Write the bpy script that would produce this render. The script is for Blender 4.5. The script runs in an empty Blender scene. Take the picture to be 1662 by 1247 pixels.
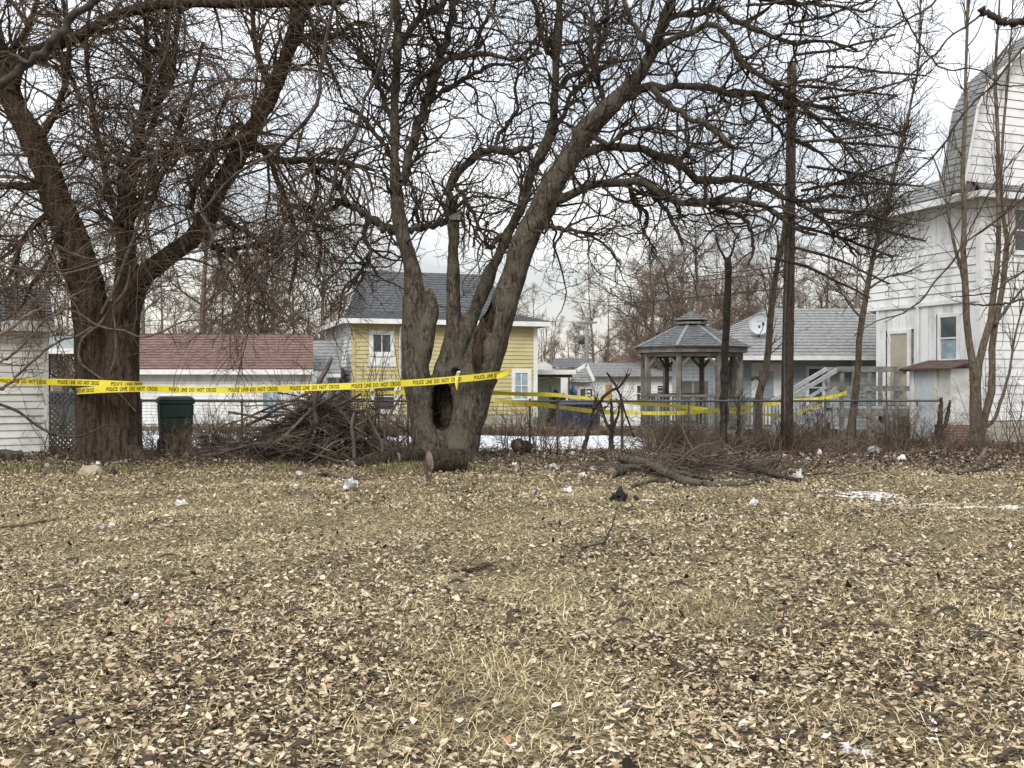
import bpy, bmesh, math, random
import numpy as np
from mathutils import Vector, Matrix, noise as mnoise

C = bpy.context.scene.collection
SC = bpy.context.scene
R = math.radians
random.seed(7)
RNG = np.random.default_rng(11)

# ------------------------------------------------------------------ camera, world, sun, exposure
F, CX, HY, CAMZ = 1600.0, 831.0, 617.0, 1.55      # focal length in photo pixels, principal column, horizon row, eye height
cam = bpy.data.cameras.new('camera'); cam.sensor_width = 36; cam.lens = 36 * F / 1662
cam.clip_start = 0.05; cam.clip_end = 2000
camo = bpy.data.objects.new('camera', cam); C.objects.link(camo)
camo.location = (0, 0, CAMZ); camo.rotation_euler = (R(90 - 0.233), 0, 0)
SC.camera = camo

SUN_EL, SUN_AZ = 42, 200       # soft bright part of the cloud deck, behind the camera
w = bpy.data.worlds.new('World'); SC.world = w; w.use_nodes = True
nt = w.node_tree; N = nt.nodes; L = nt.links
for n in list(N): N.remove(n)
out = N.new('ShaderNodeOutputWorld')
sky = N.new('ShaderNodeTexSky'); sky.sky_type = 'NISHITA'; sky.sun_disc = False
sky.sun_elevation = R(SUN_EL); sky.sun_rotation = R(SUN_AZ)
bg1 = N.new('ShaderNodeBackground'); bg1.inputs['Strength'].default_value = 0.1
L.new(sky.outputs[0], bg1.inputs['Color'])
tc = N.new('ShaderNodeTexCoord')
mp = N.new('ShaderNodeMapping'); mp.inputs['Scale'].default_value = (1.6, 1.6, 4.2)
L.new(tc.outputs['Generated'], mp.inputs['Vector'])
cn = N.new('ShaderNodeTexNoise'); cn.inputs['Scale'].default_value = 1.9; cn.inputs['Detail'].default_value = 7; cn.inputs['Roughness'].default_value = 0.58
L.new(mp.outputs[0], cn.inputs['Vector'])
cr = N.new('ShaderNodeValToRGB')
cr.color_ramp.elements[0].position = 0.36; cr.color_ramp.elements[0].color = (0.345, 0.37, 0.40, 1)
cr.color_ramp.elements[1].position = 0.60; cr.color_ramp.elements[1].color = (0.60, 0.607, 0.615, 1)
e = cr.color_ramp.elements.new(0.48); e.color = (0.48, 0.498, 0.52, 1)
L.new(cn.outputs[0], cr.inputs[0])
sx = N.new('ShaderNodeSeparateXYZ'); L.new(tc.outputs['Generated'], sx.inputs[0])
hr = N.new('ShaderNodeValToRGB')                   # warm band low over the horizon, all the way round
hr.color_ramp.elements[0].position = 0.0; hr.color_ramp.elements[0].color = (1.0, 0.93, 0.80, 1)
hr.color_ramp.elements[1].position = 0.26; hr.color_ramp.elements[1].color = (1, 1, 1, 1)
L.new(sx.outputs[2], hr.inputs[0])
mm = N.new('ShaderNodeMix'); mm.data_type = 'RGBA'; mm.blend_type = 'MULTIPLY'; mm.inputs['Factor'].default_value = 1
L.new(cr.outputs[0], mm.inputs['A']); L.new(hr.outputs[0], mm.inputs['B'])
zg = N.new('ShaderNodeMapRange'); zg.inputs['From Min'].default_value = 0; zg.inputs['From Max'].default_value = 1
zg.inputs['To Min'].default_value = 1.0; zg.inputs['To Max'].default_value = 2.7   # an overcast sky brightens towards the zenith
L.new(sx.outputs[2], zg.inputs['Value'])
bg2 = N.new('ShaderNodeBackground'); L.new(mm.outputs['Result'], bg2.inputs['Color']); L.new(zg.outputs[0], bg2.inputs['Strength'])
mx = N.new('ShaderNodeMixShader'); mx.inputs[0].default_value = 0.88
L.new(bg1.outputs[0], mx.inputs[1]); L.new(bg2.outputs[0], mx.inputs[2]); L.new(mx.outputs[0], out.inputs[0])

sl = bpy.data.lights.new('sun', 'SUN'); sl.energy = 1.5; sl.angle = R(24); sl.color = (1, 0.955, 0.88)
so = bpy.data.objects.new('sun', sl); C.objects.link(so)
so.rotation_euler = (R(90 - SUN_EL), 0, R(-(SUN_AZ - 180)))
SC.view_settings.view_transform = 'Standard'; SC.view_settings.look = 'None'
SC.view_settings.gamma = 1; SC.view_settings.use_curve_mapping = False
SC.view_settings.exposure = 0.72
SC.render.engine = 'CYCLES'
SC.cycles.max_bounces = 5; SC.cycles.diffuse_bounces = 3; SC.cycles.glossy_bounces = 2; SC.cycles.transmission_bounces = 3

# ------------------------------------------------------------------ helpers
def P(px, py, Y):
    return Vector(((px - CX) / F * Y, Y, CAMZ - (py - HY) / F * Y))

def X_(px, Y): return (px - CX) / F * Y
def Z_(py, Y): return CAMZ - (py - HY) / F * Y

def gz(x, y):
    """height of the ground"""
    x = np.asarray(x, float); y = np.asarray(y, float)
    near = 0.022 * np.sin(x * 1.7 + 0.6 * y) + 0.018 * np.sin(y * 2.1 - x * 0.9 + 1.0) + 0.012 * np.sin(x * 4.3 + 2.0) * np.cos(y * 3.7)
    bank = 0.10 * np.exp(-((y - 19.4) / 0.9) ** 2)
    far = -0.055 * np.clip(y - 33, 0, 15)
    fade = np.clip((30 - y) / 6, 0, 1)
    return near * fade + bank + far

def g(x, y): return float(gz(x, y))

def setp(o, label=None, cat=None, group=None, kind=None):
    if label: o['label'] = label
    if cat: o['category'] = cat
    if group: o['group'] = group
    if kind: o['kind'] = kind
    return o

def empty(name, loc, rz=0, label=None, cat=None, group=None):
    o = bpy.data.objects.new(name, None); C.objects.link(o)
    o.location = loc; o.rotation_euler = (0, 0, rz); o.empty_display_size = 0.2
    return setp(o, label, cat, group)

def link(name, me, parent=None, m=None):
    o = bpy.data.objects.new(name, me); C.objects.link(o)
    if parent is not None: o.parent = parent
    if m is not None and not me.materials: me.materials.append(m)
    return o

def np_mesh(name, verts, faces_list, smooth=True):
    """verts (V,3); faces_list: arrays (F,k)"""
    me = bpy.data.meshes.new(name)
    verts = np.ascontiguousarray(verts, dtype=np.float32)
    me.vertices.add(len(verts)); me.vertices.foreach_set('co', verts.ravel())
    idx = [np.ascontiguousarray(f, dtype=np.int32).ravel() for f in faces_list if len(f)]
    tot = [np.full(len(f), f.shape[1], np.int32) for f in faces_list if len(f)]
    idx = np.concatenate(idx); tot = np.concatenate(tot)
    st = np.concatenate([[0], np.cumsum(tot)[:-1]]).astype(np.int32)
    me.loops.add(len(idx)); me.loops.foreach_set('vertex_index', idx)
    me.polygons.add(len(tot)); me.polygons.foreach_set('loop_start', st)
    me.update(calc_edges=True)
    if smooth: me.polygons.foreach_set('use_smooth', np.ones(len(tot), bool))
    return me

def nrm(v):
    return v / np.maximum(np.linalg.norm(v, axis=-1, keepdims=True), 1e-9)

def resample(pts, rad, K):
    """smooth curve through hand-placed points"""
    pts = np.asarray(pts, float); rad = np.asarray(rad, float); n = len(pts)
    d = np.concatenate([[0], np.cumsum(np.linalg.norm(np.diff(pts, axis=0), axis=1))]); d /= d[-1]
    t = np.linspace(0, 1, K); out = np.empty((K, 3))
    m = np.gradient(pts, d, axis=0) if n > 2 else np.repeat((pts[1:] - pts[:1]), 2, 0)
    i = np.clip(np.searchsorted(d, t, side='right') - 1, 0, n - 2)
    h = (d[i + 1] - d[i])[:, None]; s = ((t - d[i])[:, None]) / h
    out = (2 * s**3 - 3 * s**2 + 1) * pts[i] + (s**3 - 2 * s**2 + s) * h * m[i] + (-2 * s**3 + 3 * s**2) * pts[i + 1] + (s**3 - s**2) * h * m[i + 1]
    return out, np.interp(t, d, rad)

class Tubes:
    """many tubes joined into one mesh"""
    def __init__(s): s.items = []
    def add(s, pts, rad, sides, cap=False):
        pts = np.asarray(pts, float); rad = np.asarray(rad, float)
        if pts.ndim == 2: pts = pts[None]; rad = rad[None]
        s.items.append((pts, rad, sides, cap)); return s
    def mesh(s, name, smooth=True):
        V, Q, T, off = [], [], [], 0
        for pts, rad, S, cap in s.items:
            n, K, _ = pts.shape
            if n == 0: continue
            t = np.empty_like(pts); t[:, 1:-1] = pts[:, 2:] - pts[:, :-2]; t[:, 0] = pts[:, 1] - pts[:, 0]; t[:, -1] = pts[:, -1] - pts[:, -2]
            t = nrm(t)
            mean = nrm(pts[:, -1] - pts[:, 0])
            ax = np.argmin(np.abs(mean), axis=1); ref = np.eye(3)[ax][:, None, :]
            a = nrm(np.cross(t, ref)); b = np.cross(t, a)
            ang = np.arange(S) * 2 * np.pi / S
            ring = a[:, :, None, :] * np.cos(ang)[None, None, :, None] + b[:, :, None, :] * np.sin(ang)[None, None, :, None]
            v = pts[:, :, None, :] + ring * rad[:, :, None, None]
            V.append(v.reshape(-1, 3))
            base = off + np.arange(n)[:, None, None] * (K * S)
            k = np.arange(K - 1)[None, :, None] * S; j = np.arange(S)[None, None, :]; j2 = (j + 1) % S
            q = np.stack([base + k + j, base + k + j2, base + k + S + j2, base + k + S + j], -1)
            Q.append(q.reshape(-1, 4)); off += n * K * S
            if cap:
                for end in (0, K - 1):
                    V.append(pts[:, end]); c = off + np.arange(n); off += n
                    rb = base[:, 0, :] + end * S
                    jj = np.arange(S)[None]; jn = (jj + 1) % S
                    cc = np.repeat(c[:, None], S, 1)
                    tri = np.stack([cc, rb + jn, rb + jj], -1) if end == 0 else np.stack([cc, rb + jj, rb + jn], -1)
                    T.append(tri.reshape(-1, 3))
        return np_mesh(name, np.concatenate(V), Q + T, smooth)
    def build(s, name, m, parent=None, smooth=True):
        me = s.mesh(name, smooth); me.materials.append(m)
        return link(name, me, parent)

class MB:
    """boxes, prisms and quads joined into ONE mesh object"""
    def __init__(s): s.v = []; s.f = []
    def raw(s, vs, fs):
        o = len(s.v); s.v += [tuple(v) for v in vs]; s.f += [tuple(i + o for i in f) for f in fs]; return s
    def box(s, c, d, rz=0, M=None):
        x, y, z = d[0] / 2, d[1] / 2, d[2] / 2
        vs = [Vector(p) for p in ((-x, -y, -z), (x, -y, -z), (x, y, -z), (-x, y, -z), (-x, -y, z), (x, -y, z), (x, y, z), (-x, y, z))]
        if M is None: M = Matrix.Rotation(rz, 3, 'Z')
        c = Vector(c)
        return s.raw([M @ v + c for v in vs], [(0, 3, 2, 1), (4, 5, 6, 7), (0, 1, 5, 4), (1, 2, 6, 5), (2, 3, 7, 6), (3, 0, 4, 7)])
    def span(s, a, b):
        """box from corner a to corner b"""
        return s.box([(p + q) / 2 for p, q in zip(a, b)], [abs(q - p) for p, q in zip(a, b)])
    def bar(s, a, b, wd, ht):
        """beam from a to b, wd across, ht in the upright plane"""
        a, b = Vector(a), Vector(b); d = b - a; l = d.length; d.normalize()
        up = Vector((0, 0, 1)) if abs(d.z) < 0.95 else Vector((0, 1, 0))
        sd = d.cross(up).normalized(); up = sd.cross(d)
        M = Matrix((d, sd, up)).transposed()
        return s.box((a + b) / 2, (l, wd, ht), M=M)
    def prism(s, poly, thick):
        """polygon (list of 3-D points) pushed out by vector thick"""
        n = len(poly); t = Vector(thick)
        vs = [Vector(p) for p in poly] + [Vector(p) + t for p in poly]
        return s.raw(vs, [tuple(range(n))[::-1], tuple(range(n, 2 * n))] + [(i, (i + 1) % n, n + (i + 1) % n, n + i) for i in range(n)])
    def build(s, name, m, parent=None, smooth=False, bevel=0):
        me = bpy.data.meshes.new(name); me.from_pydata(s.v, [], s.f); me.update()
        bm = bmesh.new(); bm.from_mesh(me); bmesh.ops.recalc_face_normals(bm, faces=bm.faces)
        if bevel: bmesh.ops.bevel(bm, geom=bm.edges[:], offset=bevel, segments=1, affect='EDGES')
        bm.to_mesh(me); bm.free()
        if smooth: me.polygons.foreach_set('use_smooth', np.ones(len(me.polygons), bool))
        me.materials.append(m)
        return link(name, me, parent)

def lathe(prof, S, name, m, parent=None, smooth=True, loc=(0, 0, 0), phase=0):
    """profile [(r,z)] turned round z"""
    ang = np.arange(S) * 2 * np.pi / S + phase
    V = np.array([[(r * math.cos(a) + loc[0], r * math.sin(a) + loc[1], z + loc[2]) for a in ang] for r, z in prof]).reshape(-1, 3)
    K = len(prof); k = np.arange(K - 1)[:, None] * S; j = np.arange(S)[None]; j2 = (j + 1) % S
    q = np.stack([k + j, k + j2, k + S + j2, k + S + j], -1).reshape(-1, 4)
    me = np_mesh(name, V, [q], smooth); me.materials.append(m)
    return link(name, me, parent)

# ------------------------------------------------------------------ materials
def mat(name, c1, c2=None, scale=4.0, stretch=(1, 1, 1), rough=0.85, bump=0.0, bscale=None, detail=5, lo=0.35, hi=0.65, spec=0.25, island=None, metal=0, bdist=0.02):
    m = bpy.data.materials.new(name); m.use_nodes = True
    nt = m.node_tree; b = nt.nodes['Principled BSDF']
    b.inputs['Roughness'].default_value = rough; b.inputs['Metallic'].default_value = metal
    b.inputs['Specular IOR Level'].default_value = spec
    if c2 is None and not island:
        b.inputs['Base Color'].default_value = (*c1, 1)
    co = nt.nodes.new('ShaderNodeTexCoord'); mp = nt.nodes.new('ShaderNodeMapping'); mp.inputs['Scale'].default_value = stretch
    nt.links.new(co.outputs['Object'], mp.inputs['Vector'])
    col = None
    if c2 is not None:
        n = nt.nodes.new('ShaderNodeTexNoise'); n.inputs['Scale'].default_value = scale; n.inputs['Detail'].default_value = detail; n.inputs['Roughness'].default_value = 0.62
        nt.links.new(mp.outputs[0], n.inputs['Vector'])
        r = nt.nodes.new('ShaderNodeValToRGB'); r.color_ramp.elements[0].position = lo; r.color_ramp.elements[1].position = hi
        r.color_ramp.elements[0].color = (*c1, 1); r.color_ramp.elements[1].color = (*c2, 1)
        nt.links.new(n.outputs[0], r.inputs[0]); col = r.outputs[0]
    if island:
        gn = nt.nodes.new('ShaderNodeNewGeometry'); r2 = nt.nodes.new('ShaderNodeValToRGB')
        els = r2.color_ramp.elements
        while len(els) > 1: els.remove(els[-1])
        els[0].position = island[0][0]; els[0].color = (*island[0][1], 1)
        for p, c in island[1:]:
            e = els.new(p); e.color = (*c, 1)
        nt.links.new(gn.outputs['Random Per Island'], r2.inputs[0])
        if col is not None:
            mx = nt.nodes.new('ShaderNodeMix'); mx.data_type = 'RGBA'; mx.blend_type = 'MULTIPLY'; mx.inputs['Factor'].default_value = 1
            nt.links.new(r2.outputs[0], mx.inputs['A']); nt.links.new(col, mx.inputs['B']); col = mx.outputs['Result']
        else: col = r2.outputs[0]
    if col is not None: nt.links.new(col, b.inputs['Base Color'])
    if bump:
        n2 = nt.nodes.new('ShaderNodeTexNoise'); n2.inputs['Scale'].default_value = bscale or scale * 3; n2.inputs['Detail'].default_value = 6; n2.inputs['Roughness'].default_value = 0.65
        nt.links.new(mp.outputs[0], n2.inputs['Vector'])
        bp = nt.nodes.new('ShaderNodeBump'); bp.inputs['Strength'].default_value = bump; bp.inputs['Distance'].default_value = bdist
        nt.links.new(n2.outputs[0], bp.inputs['Height']); nt.links.new(bp.outputs[0], b.inputs['Normal'])
    return m

def bark(name, dark, mid, light, vs=7, zs=0.16, bump=1.0, lichen=None):
    """furrowed bark: stretched ridges plus blotches"""
    m = bpy.data.materials.new(name); m.use_nodes = True
    nt = m.node_tree; b = nt.nodes['Principled BSDF']; b.inputs['Roughness'].default_value = 0.95; b.inputs['Specular IOR Level'].default_value = 0.12
    co = nt.nodes.new('ShaderNodeTexCoord'); mp = nt.nodes.new('ShaderNodeMapping'); mp.inputs['Scale'].default_value = (1, 1, zs)
    nt.links.new(co.outputs['Object'], mp.inputs['Vector'])
    dn = nt.nodes.new('ShaderNodeTexNoise'); dn.inputs['Scale'].default_value = 5; dn.inputs['Detail'].default_value = 3
    nt.links.new(co.outputs['Object'], dn.inputs['Vector'])
    ad = nt.nodes.new('ShaderNodeVectorMath'); ad.operation = 'MULTIPLY_ADD'; ad.inputs[1].default_value = (0.12, 0.12, 0.12)
    nt.links.new(dn.outputs['Color'], ad.inputs[0]); nt.links.new(mp.outputs[0], ad.inputs[2])
    n1 = nt.nodes.new('ShaderNodeTexNoise'); n1.inputs['Scale'].default_value = vs * 2.2; n1.inputs['Detail'].default_value = 6; n1.inputs['Roughness'].default_value = 0.7
    nt.links.new(ad.outputs[0], n1.inputs['Vector'])
    r = nt.nodes.new('ShaderNodeValToRGB'); r.color_ramp.elements[0].position = 0.36; r.color_ramp.elements[0].color = (*dark, 1)
    r.color_ramp.elements[1].position = 0.68; r.color_ramp.elements[1].color = (*light, 1)
    e = r.color_ramp.elements.new(0.5); e.color = (*mid, 1)
    nt.links.new(n1.outputs[0], r.inputs[0]); col = r.outputs[0]
    if lichen:
        ln = nt.nodes.new('ShaderNodeTexNoise'); ln.inputs['Scale'].default_value = 2.6; ln.inputs['Detail'].default_value = 6
        nt.links.new(co.outputs['Object'], ln.inputs['Vector'])
        lr = nt.nodes.new('ShaderNodeValToRGB'); lr.color_ramp.elements[0].position = 0.5; lr.color_ramp.elements[1].position = 0.68
        nt.links.new(ln.outputs[0], lr.inputs[0])
        mx = nt.nodes.new('ShaderNodeMix'); mx.data_type = 'RGBA'; mx.inputs['B'].default_value = (*lichen, 1)
        nt.links.new(lr.outputs[0], mx.inputs['Factor']); nt.links.new(col, mx.inputs['A']); col = mx.outputs['Result']
    nt.links.new(col, b.inputs['Base Color'])
    bp = nt.nodes.new('ShaderNodeBump'); bp.inputs['Strength'].default_value = bump; bp.inputs['Distance'].default_value = 0.05
    nt.links.new(n1.outputs[0], bp.inputs['Height']); nt.links.new(bp.outputs[0], b.inputs['Normal'])
    return m

def brickmat(name, c1, c2, mortar, bw=0.21, bh=0.07, off=0.5, ms=0.012, ax='XZ'):
    m = bpy.data.materials.new(name); m.use_nodes = True
    nt = m.node_tree; b = nt.nodes['Principled BSDF']; b.inputs['Roughness'].default_value = 0.92; b.inputs['Specular IOR Level'].default_value = 0.15
    co = nt.nodes.new('ShaderNodeTexCoord'); s = nt.nodes.new('ShaderNodeSeparateXYZ'); c = nt.nodes.new('ShaderNodeCombineXYZ')
    nt.links.new(co.outputs['Object'], s.inputs[0])
    ad = nt.nodes.new('ShaderNodeMath'); ad.operation = 'ADD'; nt.links.new(s.outputs[0], ad.inputs[0]); nt.links.new(s.outputs[1], ad.inputs[1])
    nt.links.new(ad.outputs[0], c.inputs[0]); nt.links.new(s.outputs[2], c.inputs[1])
    t = nt.nodes.new('ShaderNodeTexBrick'); t.inputs['Scale'].default_value = 1; t.inputs['Brick Width'].default_value = bw; t.inputs['Row Height'].default_value = bh
    t.inputs['Mortar Size'].default_value = ms; t.inputs['Color1'].default_value = (*c1, 1); t.inputs['Color2'].default_value = (*c2, 1); t.inputs['Mortar'].default_value = (*mortar, 1)
    t.inputs['Bias'].default_value = -0.1
    nt.links.new(c.outputs[0], t.inputs['Vector'])
    n = nt.nodes.new('ShaderNodeTexNoise'); n.inputs['Scale'].default_value = 3; n.inputs['Detail'].default_value = 6
    nt.links.new(co.outputs['Object'], n.inputs['Vector'])
    mr = nt.nodes.new('ShaderNodeMapRange'); mr.inputs['To Min'].default_value = 0.55; mr.inputs['To Max'].default_value = 1.4
    nt.links.new(n.outputs[0], mr.inputs['Value'])
    mx = nt.nodes.new('ShaderNodeMix'); mx.data_type = 'RGBA'; mx.blend_type = 'MULTIPLY'; mx.inputs['Factor'].default_value = 1
    nt.links.new(t.outputs[0], mx.inputs['A']); nt.links.new(mr.outputs[0], mx.inputs['B']); nt.links.new(mx.outputs['Result'], b.inputs['Base Color'])
    bp = nt.nodes.new('ShaderNodeBump'); bp.inputs['Strength'].default_value = 0.5; bp.inputs['Distance'].default_value = 0.01
    nt.links.new(n.outputs[0], bp.inputs['Height']); nt.links.new(bp.outputs[0], b.inputs['Normal'])
    return m

M = {}
M['soil'] = mat('soil_thatch', (0.034, 0.026, 0.016), (0.32, 0.255, 0.145), 26, detail=10, bump=0.9, bscale=60, bdist=0.03, lo=0.40, hi=0.66)
M['leaf'] = mat('dry_leaf', (0.6, 0.6, 0.6), (1.12, 1.12, 1.12), 30, rough=0.8, spec=0.2, island=[
    (0.0, (0.026, 0.018, 0.012)), (0.17, (0.065, 0.043, 0.028)), (0.29, (0.17, 0.115, 0.072)), (0.42, (0.36, 0.27, 0.17)), (0.57, (0.46, 0.365, 0.235)), (0.76, (0.56, 0.465, 0.32)), (0.93, (0.64, 0.555, 0.42)), (0.98, (0.32, 0.18, 0.10)), (1.0, (0.72, 0.66, 0.56))])
M['litter_leaf'] = mat('damp_leaf', (0.6, 0.6, 0.6), (1.1, 1.1, 1.1), 30, rough=0.8, spec=0.2, island=[
    (0.0, (0.035, 0.024, 0.018)), (0.3, (0.085, 0.058, 0.040)), (0.6, (0.17, 0.12, 0.082)), (0.85, (0.29, 0.22, 0.155)), (1.0, (0.48, 0.41, 0.33))])
M['grass'] = mat('dry_grass', (0.75, 0.75, 0.75), (1.1, 1.1, 1.1), 1.2, rough=0.8, spec=0.2, island=[
    (0.0, (0.075, 0.055, 0.027)), (0.22, (0.28, 0.215, 0.105)), (0.48, (0.52, 0.41, 0.21)), (0.8, (0.69, 0.57, 0.335)), (1.0, (0.82, 0.72, 0.50))])
M['green_grass'] = mat('green_grass', (0.7, 0.7, 0.7), (1.1, 1.1, 1.1), 2, rough=0.8, spec=0.2, island=[
    (0.0, (0.09, 0.105, 0.035)), (0.5, (0.17, 0.17, 0.07)), (1.0, (0.31, 0.27, 0.135))])
M['bark_left'] = bark('dark_furrowed_bark', (0.020, 0.014, 0.010), (0.058, 0.042, 0.031), (0.115, 0.088, 0.066), vs=8, zs=0.13)
M['bark_centre'] = bark('grey_brown_bark', (0.022, 0.018, 0.014), (0.083, 0.069, 0.054), (0.19, 0.163, 0.132), vs=10, zs=0.3, bump=1.0, lichen=(0.125, 0.114, 0.088))
M['bark_pole'] = bark('old_pole_wood', (0.030, 0.022, 0.018), (0.075, 0.058, 0.046), (0.13, 0.105, 0.085), vs=12, zs=0.05, bump=0.5)
M['bark_log'] = bark('dark_log_bark', (0.012, 0.010, 0.008), (0.040, 0.032, 0.025), (0.085, 0.068, 0.054), vs=10, zs=0.5)
M['bark_small'] = bark('sapling_bark', (0.055, 0.042, 0.031), (0.115, 0.093, 0.07), (0.19, 0.158, 0.122), vs=9, zs=0.3, bump=0.4)
M['twig_left'] = mat('brown_twig', (0.048, 0.035, 0.026), (0.175, 0.132, 0.100), 2.0, rough=0.9, spec=0.15)
M['twig_centre'] = mat('dark_twig', (0.026, 0.020, 0.016), (0.080, 0.063, 0.050), 2.0, rough=0.9, spec=0.15)
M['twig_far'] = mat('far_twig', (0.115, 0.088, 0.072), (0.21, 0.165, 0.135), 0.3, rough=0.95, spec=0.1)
M['woods'] = mat('distant_twig', (0.17, 0.14, 0.125), (0.26, 0.22, 0.195), 0.2, rough=0.95, spec=0.1)  # lighter and greyer for distance: haze put into the twig colour
M['twig_near'] = mat('near_branch_bark', (0.022, 0.017, 0.014), (0.070, 0.057, 0.047), 9, rough=0.85, spec=0.2, bump=0.4, bscale=40, bdist=0.004)
M['brush'] = mat('dead_stick', (0.030, 0.023, 0.019), (0.165, 0.132, 0.108), 2.6, rough=0.9, spec=0.15, detail=3)
M['brush_brown'] = mat('dry_stem', (0.085, 0.060, 0.042), (0.25, 0.185, 0.13), 2.2, rough=0.9, spec=0.12)
M['brush_dark'] = mat('dark_dry_stem', (0.040, 0.029, 0.022), (0.150, 0.108, 0.078), 2.2, rough=0.9, spec=0.12)
M['cutwood'] = mat('cut_wood', (0.11, 0.085, 0.062), (0.24, 0.195, 0.15), 14, rough=0.85)
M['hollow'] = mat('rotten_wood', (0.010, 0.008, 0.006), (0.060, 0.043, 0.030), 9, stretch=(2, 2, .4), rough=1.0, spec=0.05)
M['white'] = mat('white_siding', (0.44, 0.44, 0.43), (0.72, 0.722, 0.722), 2.4, rough=0.6, detail=8, lo=0.28, hi=0.52, stretch=(1, 1, 0.45))
M['white_old'] = mat('dirty_white_siding', (0.43, 0.425, 0.40), (0.66, 0.655, 0.635), 1.3, rough=0.6, detail=7, lo=0.3, hi=0.58, stretch=(1, 1, 1.5))
M['trim'] = mat('white_trim', (0.58, 0.58, 0.57), (0.74, 0.74, 0.73), 2.5, rough=0.55, lo=0.3, hi=0.6)
M['yellow'] = mat('yellow_siding', (0.40, 0.345, 0.165), (0.52, 0.455, 0.25), 1.0, rough=0.6, detail=6, lo=0.3, hi=0.6)
M['blue'] = mat('blue_grey_siding', (0.27, 0.32, 0.33), (0.40, 0.455, 0.465), 1.2, rough=0.6, detail=6, lo=0.3, hi=0.6)
M['mint'] = mat('mint_siding', (0.42, 0.55, 0.47), (0.55, 0.67, 0.58), 1.2, rough=0.6)
M['shingle'] = mat('grey_shingle', (0.14, 0.142, 0.142), (0.285, 0.285, 0.28), 5, rough=0.95, spec=0.1, detail=8, stretch=(1.6, 1.6, 5), bump=0.5, bscale=30)
M['shingle_dark'] = mat('dark_shingle', (0.08, 0.083, 0.086), (0.185, 0.187, 0.188), 5, rough=0.95, spec=0.1, detail=8, stretch=(1.6, 1.6, 5), bump=0.5, bscale=30)
M['shingle_house'] = mat('charcoal_shingle', (0.050, 0.053, 0.056), (0.130, 0.133, 0.138), 5, rough=0.95, spec=0.1, detail=8, stretch=(1.6, 1.6, 5), bump=0.5, bscale=30)
M['shingle_red'] = mat('red_brown_shingle', (0.10, 0.062, 0.052), (0.205, 0.135, 0.115), 3.5, rough=0.95, spec=0.1, detail=8, stretch=(1, 1.6, 6), bump=0.5, bscale=30)
M['rustroof'] = mat('rusty_roofing', (0.060, 0.036, 0.032), (0.125, 0.080, 0.070), 6, rough=0.9)
M['glass'] = mat('window_glass', (0.035, 0.042, 0.046), (0.085, 0.10, 0.11), 1.5, rough=0.08, spec=0.6)
M['glass_blue'] = mat('curtained_glass', (0.20, 0.26, 0.29), (0.34, 0.42, 0.46), 4, rough=0.15, spec=0.5)
M['curtain_red'] = mat('red_curtained_glass', (0.045, 0.030, 0.030), (0.11, 0.062, 0.060), 6, rough=0.12, spec=0.5)
M['door_tan'] = mat('tan_door', (0.34, 0.31, 0.235), (0.42, 0.385, 0.30), 2, rough=0.6)
M['door_grey'] = mat('pale_grey_door', (0.42, 0.46, 0.50), (0.54, 0.575, 0.61), 2, rough=0.6)
M['brown_board'] = mat('orange_brown_board', (0.36, 0.20, 0.09), (0.46, 0.27, 0.14), 3, rough=0.8)
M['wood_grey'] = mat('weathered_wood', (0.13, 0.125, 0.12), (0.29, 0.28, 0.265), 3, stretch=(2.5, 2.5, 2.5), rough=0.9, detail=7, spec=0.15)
M['wood_brown'] = mat('weathered_brown_wood', (0.115, 0.103, 0.092), (0.245, 0.222, 0.20), 3, rough=0.9, detail=7, spec=0.15)
M['wood_painted'] = mat('painted_stair_wood', (0.27, 0.29, 0.30), (0.43, 0.45, 0.455), 3, rough=0.8, detail=7)
M['galv'] = mat('galvanised_metal', (0.045, 0.045, 0.047), (0.12, 0.12, 0.12), 5, rough=0.55, spec=0.4)
M['wire'] = mat('fence_wire', (0.20, 0.20, 0.20), (0.32, 0.32, 0.32), 5, rough=0.6, spec=0.4)
M['snow'] = mat('old_snow', (0.52, 0.535, 0.555), (0.84, 0.855, 0.87), 3, rough=0.7, bump=0.5, bscale=12, bdist=0.03, lo=0.25, hi=0.6)
M['cart'] = mat('dark_green_plastic', (0.007, 0.019, 0.015), (0.016, 0.037, 0.029), 3, rough=0.75, spec=0.4)
M['cart_side'] = M['cart']
M['rubber'] = mat('black_rubber', (0.012, 0.012, 0.012), (0.03, 0.03, 0.03), 6, rough=0.8)
M['tape'] = mat('yellow_tape', (0.56, 0.46, 0.018), (0.74, 0.63, 0.05), 2.0, rough=0.35, spec=0.5)
M['tape_faded'] = mat('yellow_tape_back', (0.64, 0.54, 0.05), (0.80, 0.70, 0.10), 3.0, rough=0.4, spec=0.5)
M['ink'] = mat('black_print', (0.012, 0.011, 0.008), rough=0.6)
M['brick'] = brickmat('red_brick', (0.20, 0.085, 0.060), (0.27, 0.13, 0.095), (0.28, 0.25, 0.22))
M['block'] = brickmat('pale_block', (0.36, 0.34, 0.29), (0.44, 0.42, 0.37), (0.24, 0.22, 0.19), bw=0.4, bh=0.2)
M['stone'] = mat('tan_stone', (0.26, 0.215, 0.145), (0.42, 0.35, 0.25), 7, rough=0.95, bump=0.6, bscale=25)
M['scrap'] = mat('white_plastic_scrap', (0.42, 0.42, 0.42), (0.72, 0.725, 0.73), 9, rough=0.8, spec=0.1)
M['scrap_clear'] = mat('cloudy_plastic', (0.24, 0.24, 0.235), (0.46, 0.46, 0.45), 14, rough=0.25, spec=0.6)
M['black_bag'] = mat('black_cloth', (0.008, 0.008, 0.009), (0.028, 0.027, 0.027), 10, rough=0.6, spec=0.3)
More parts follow.
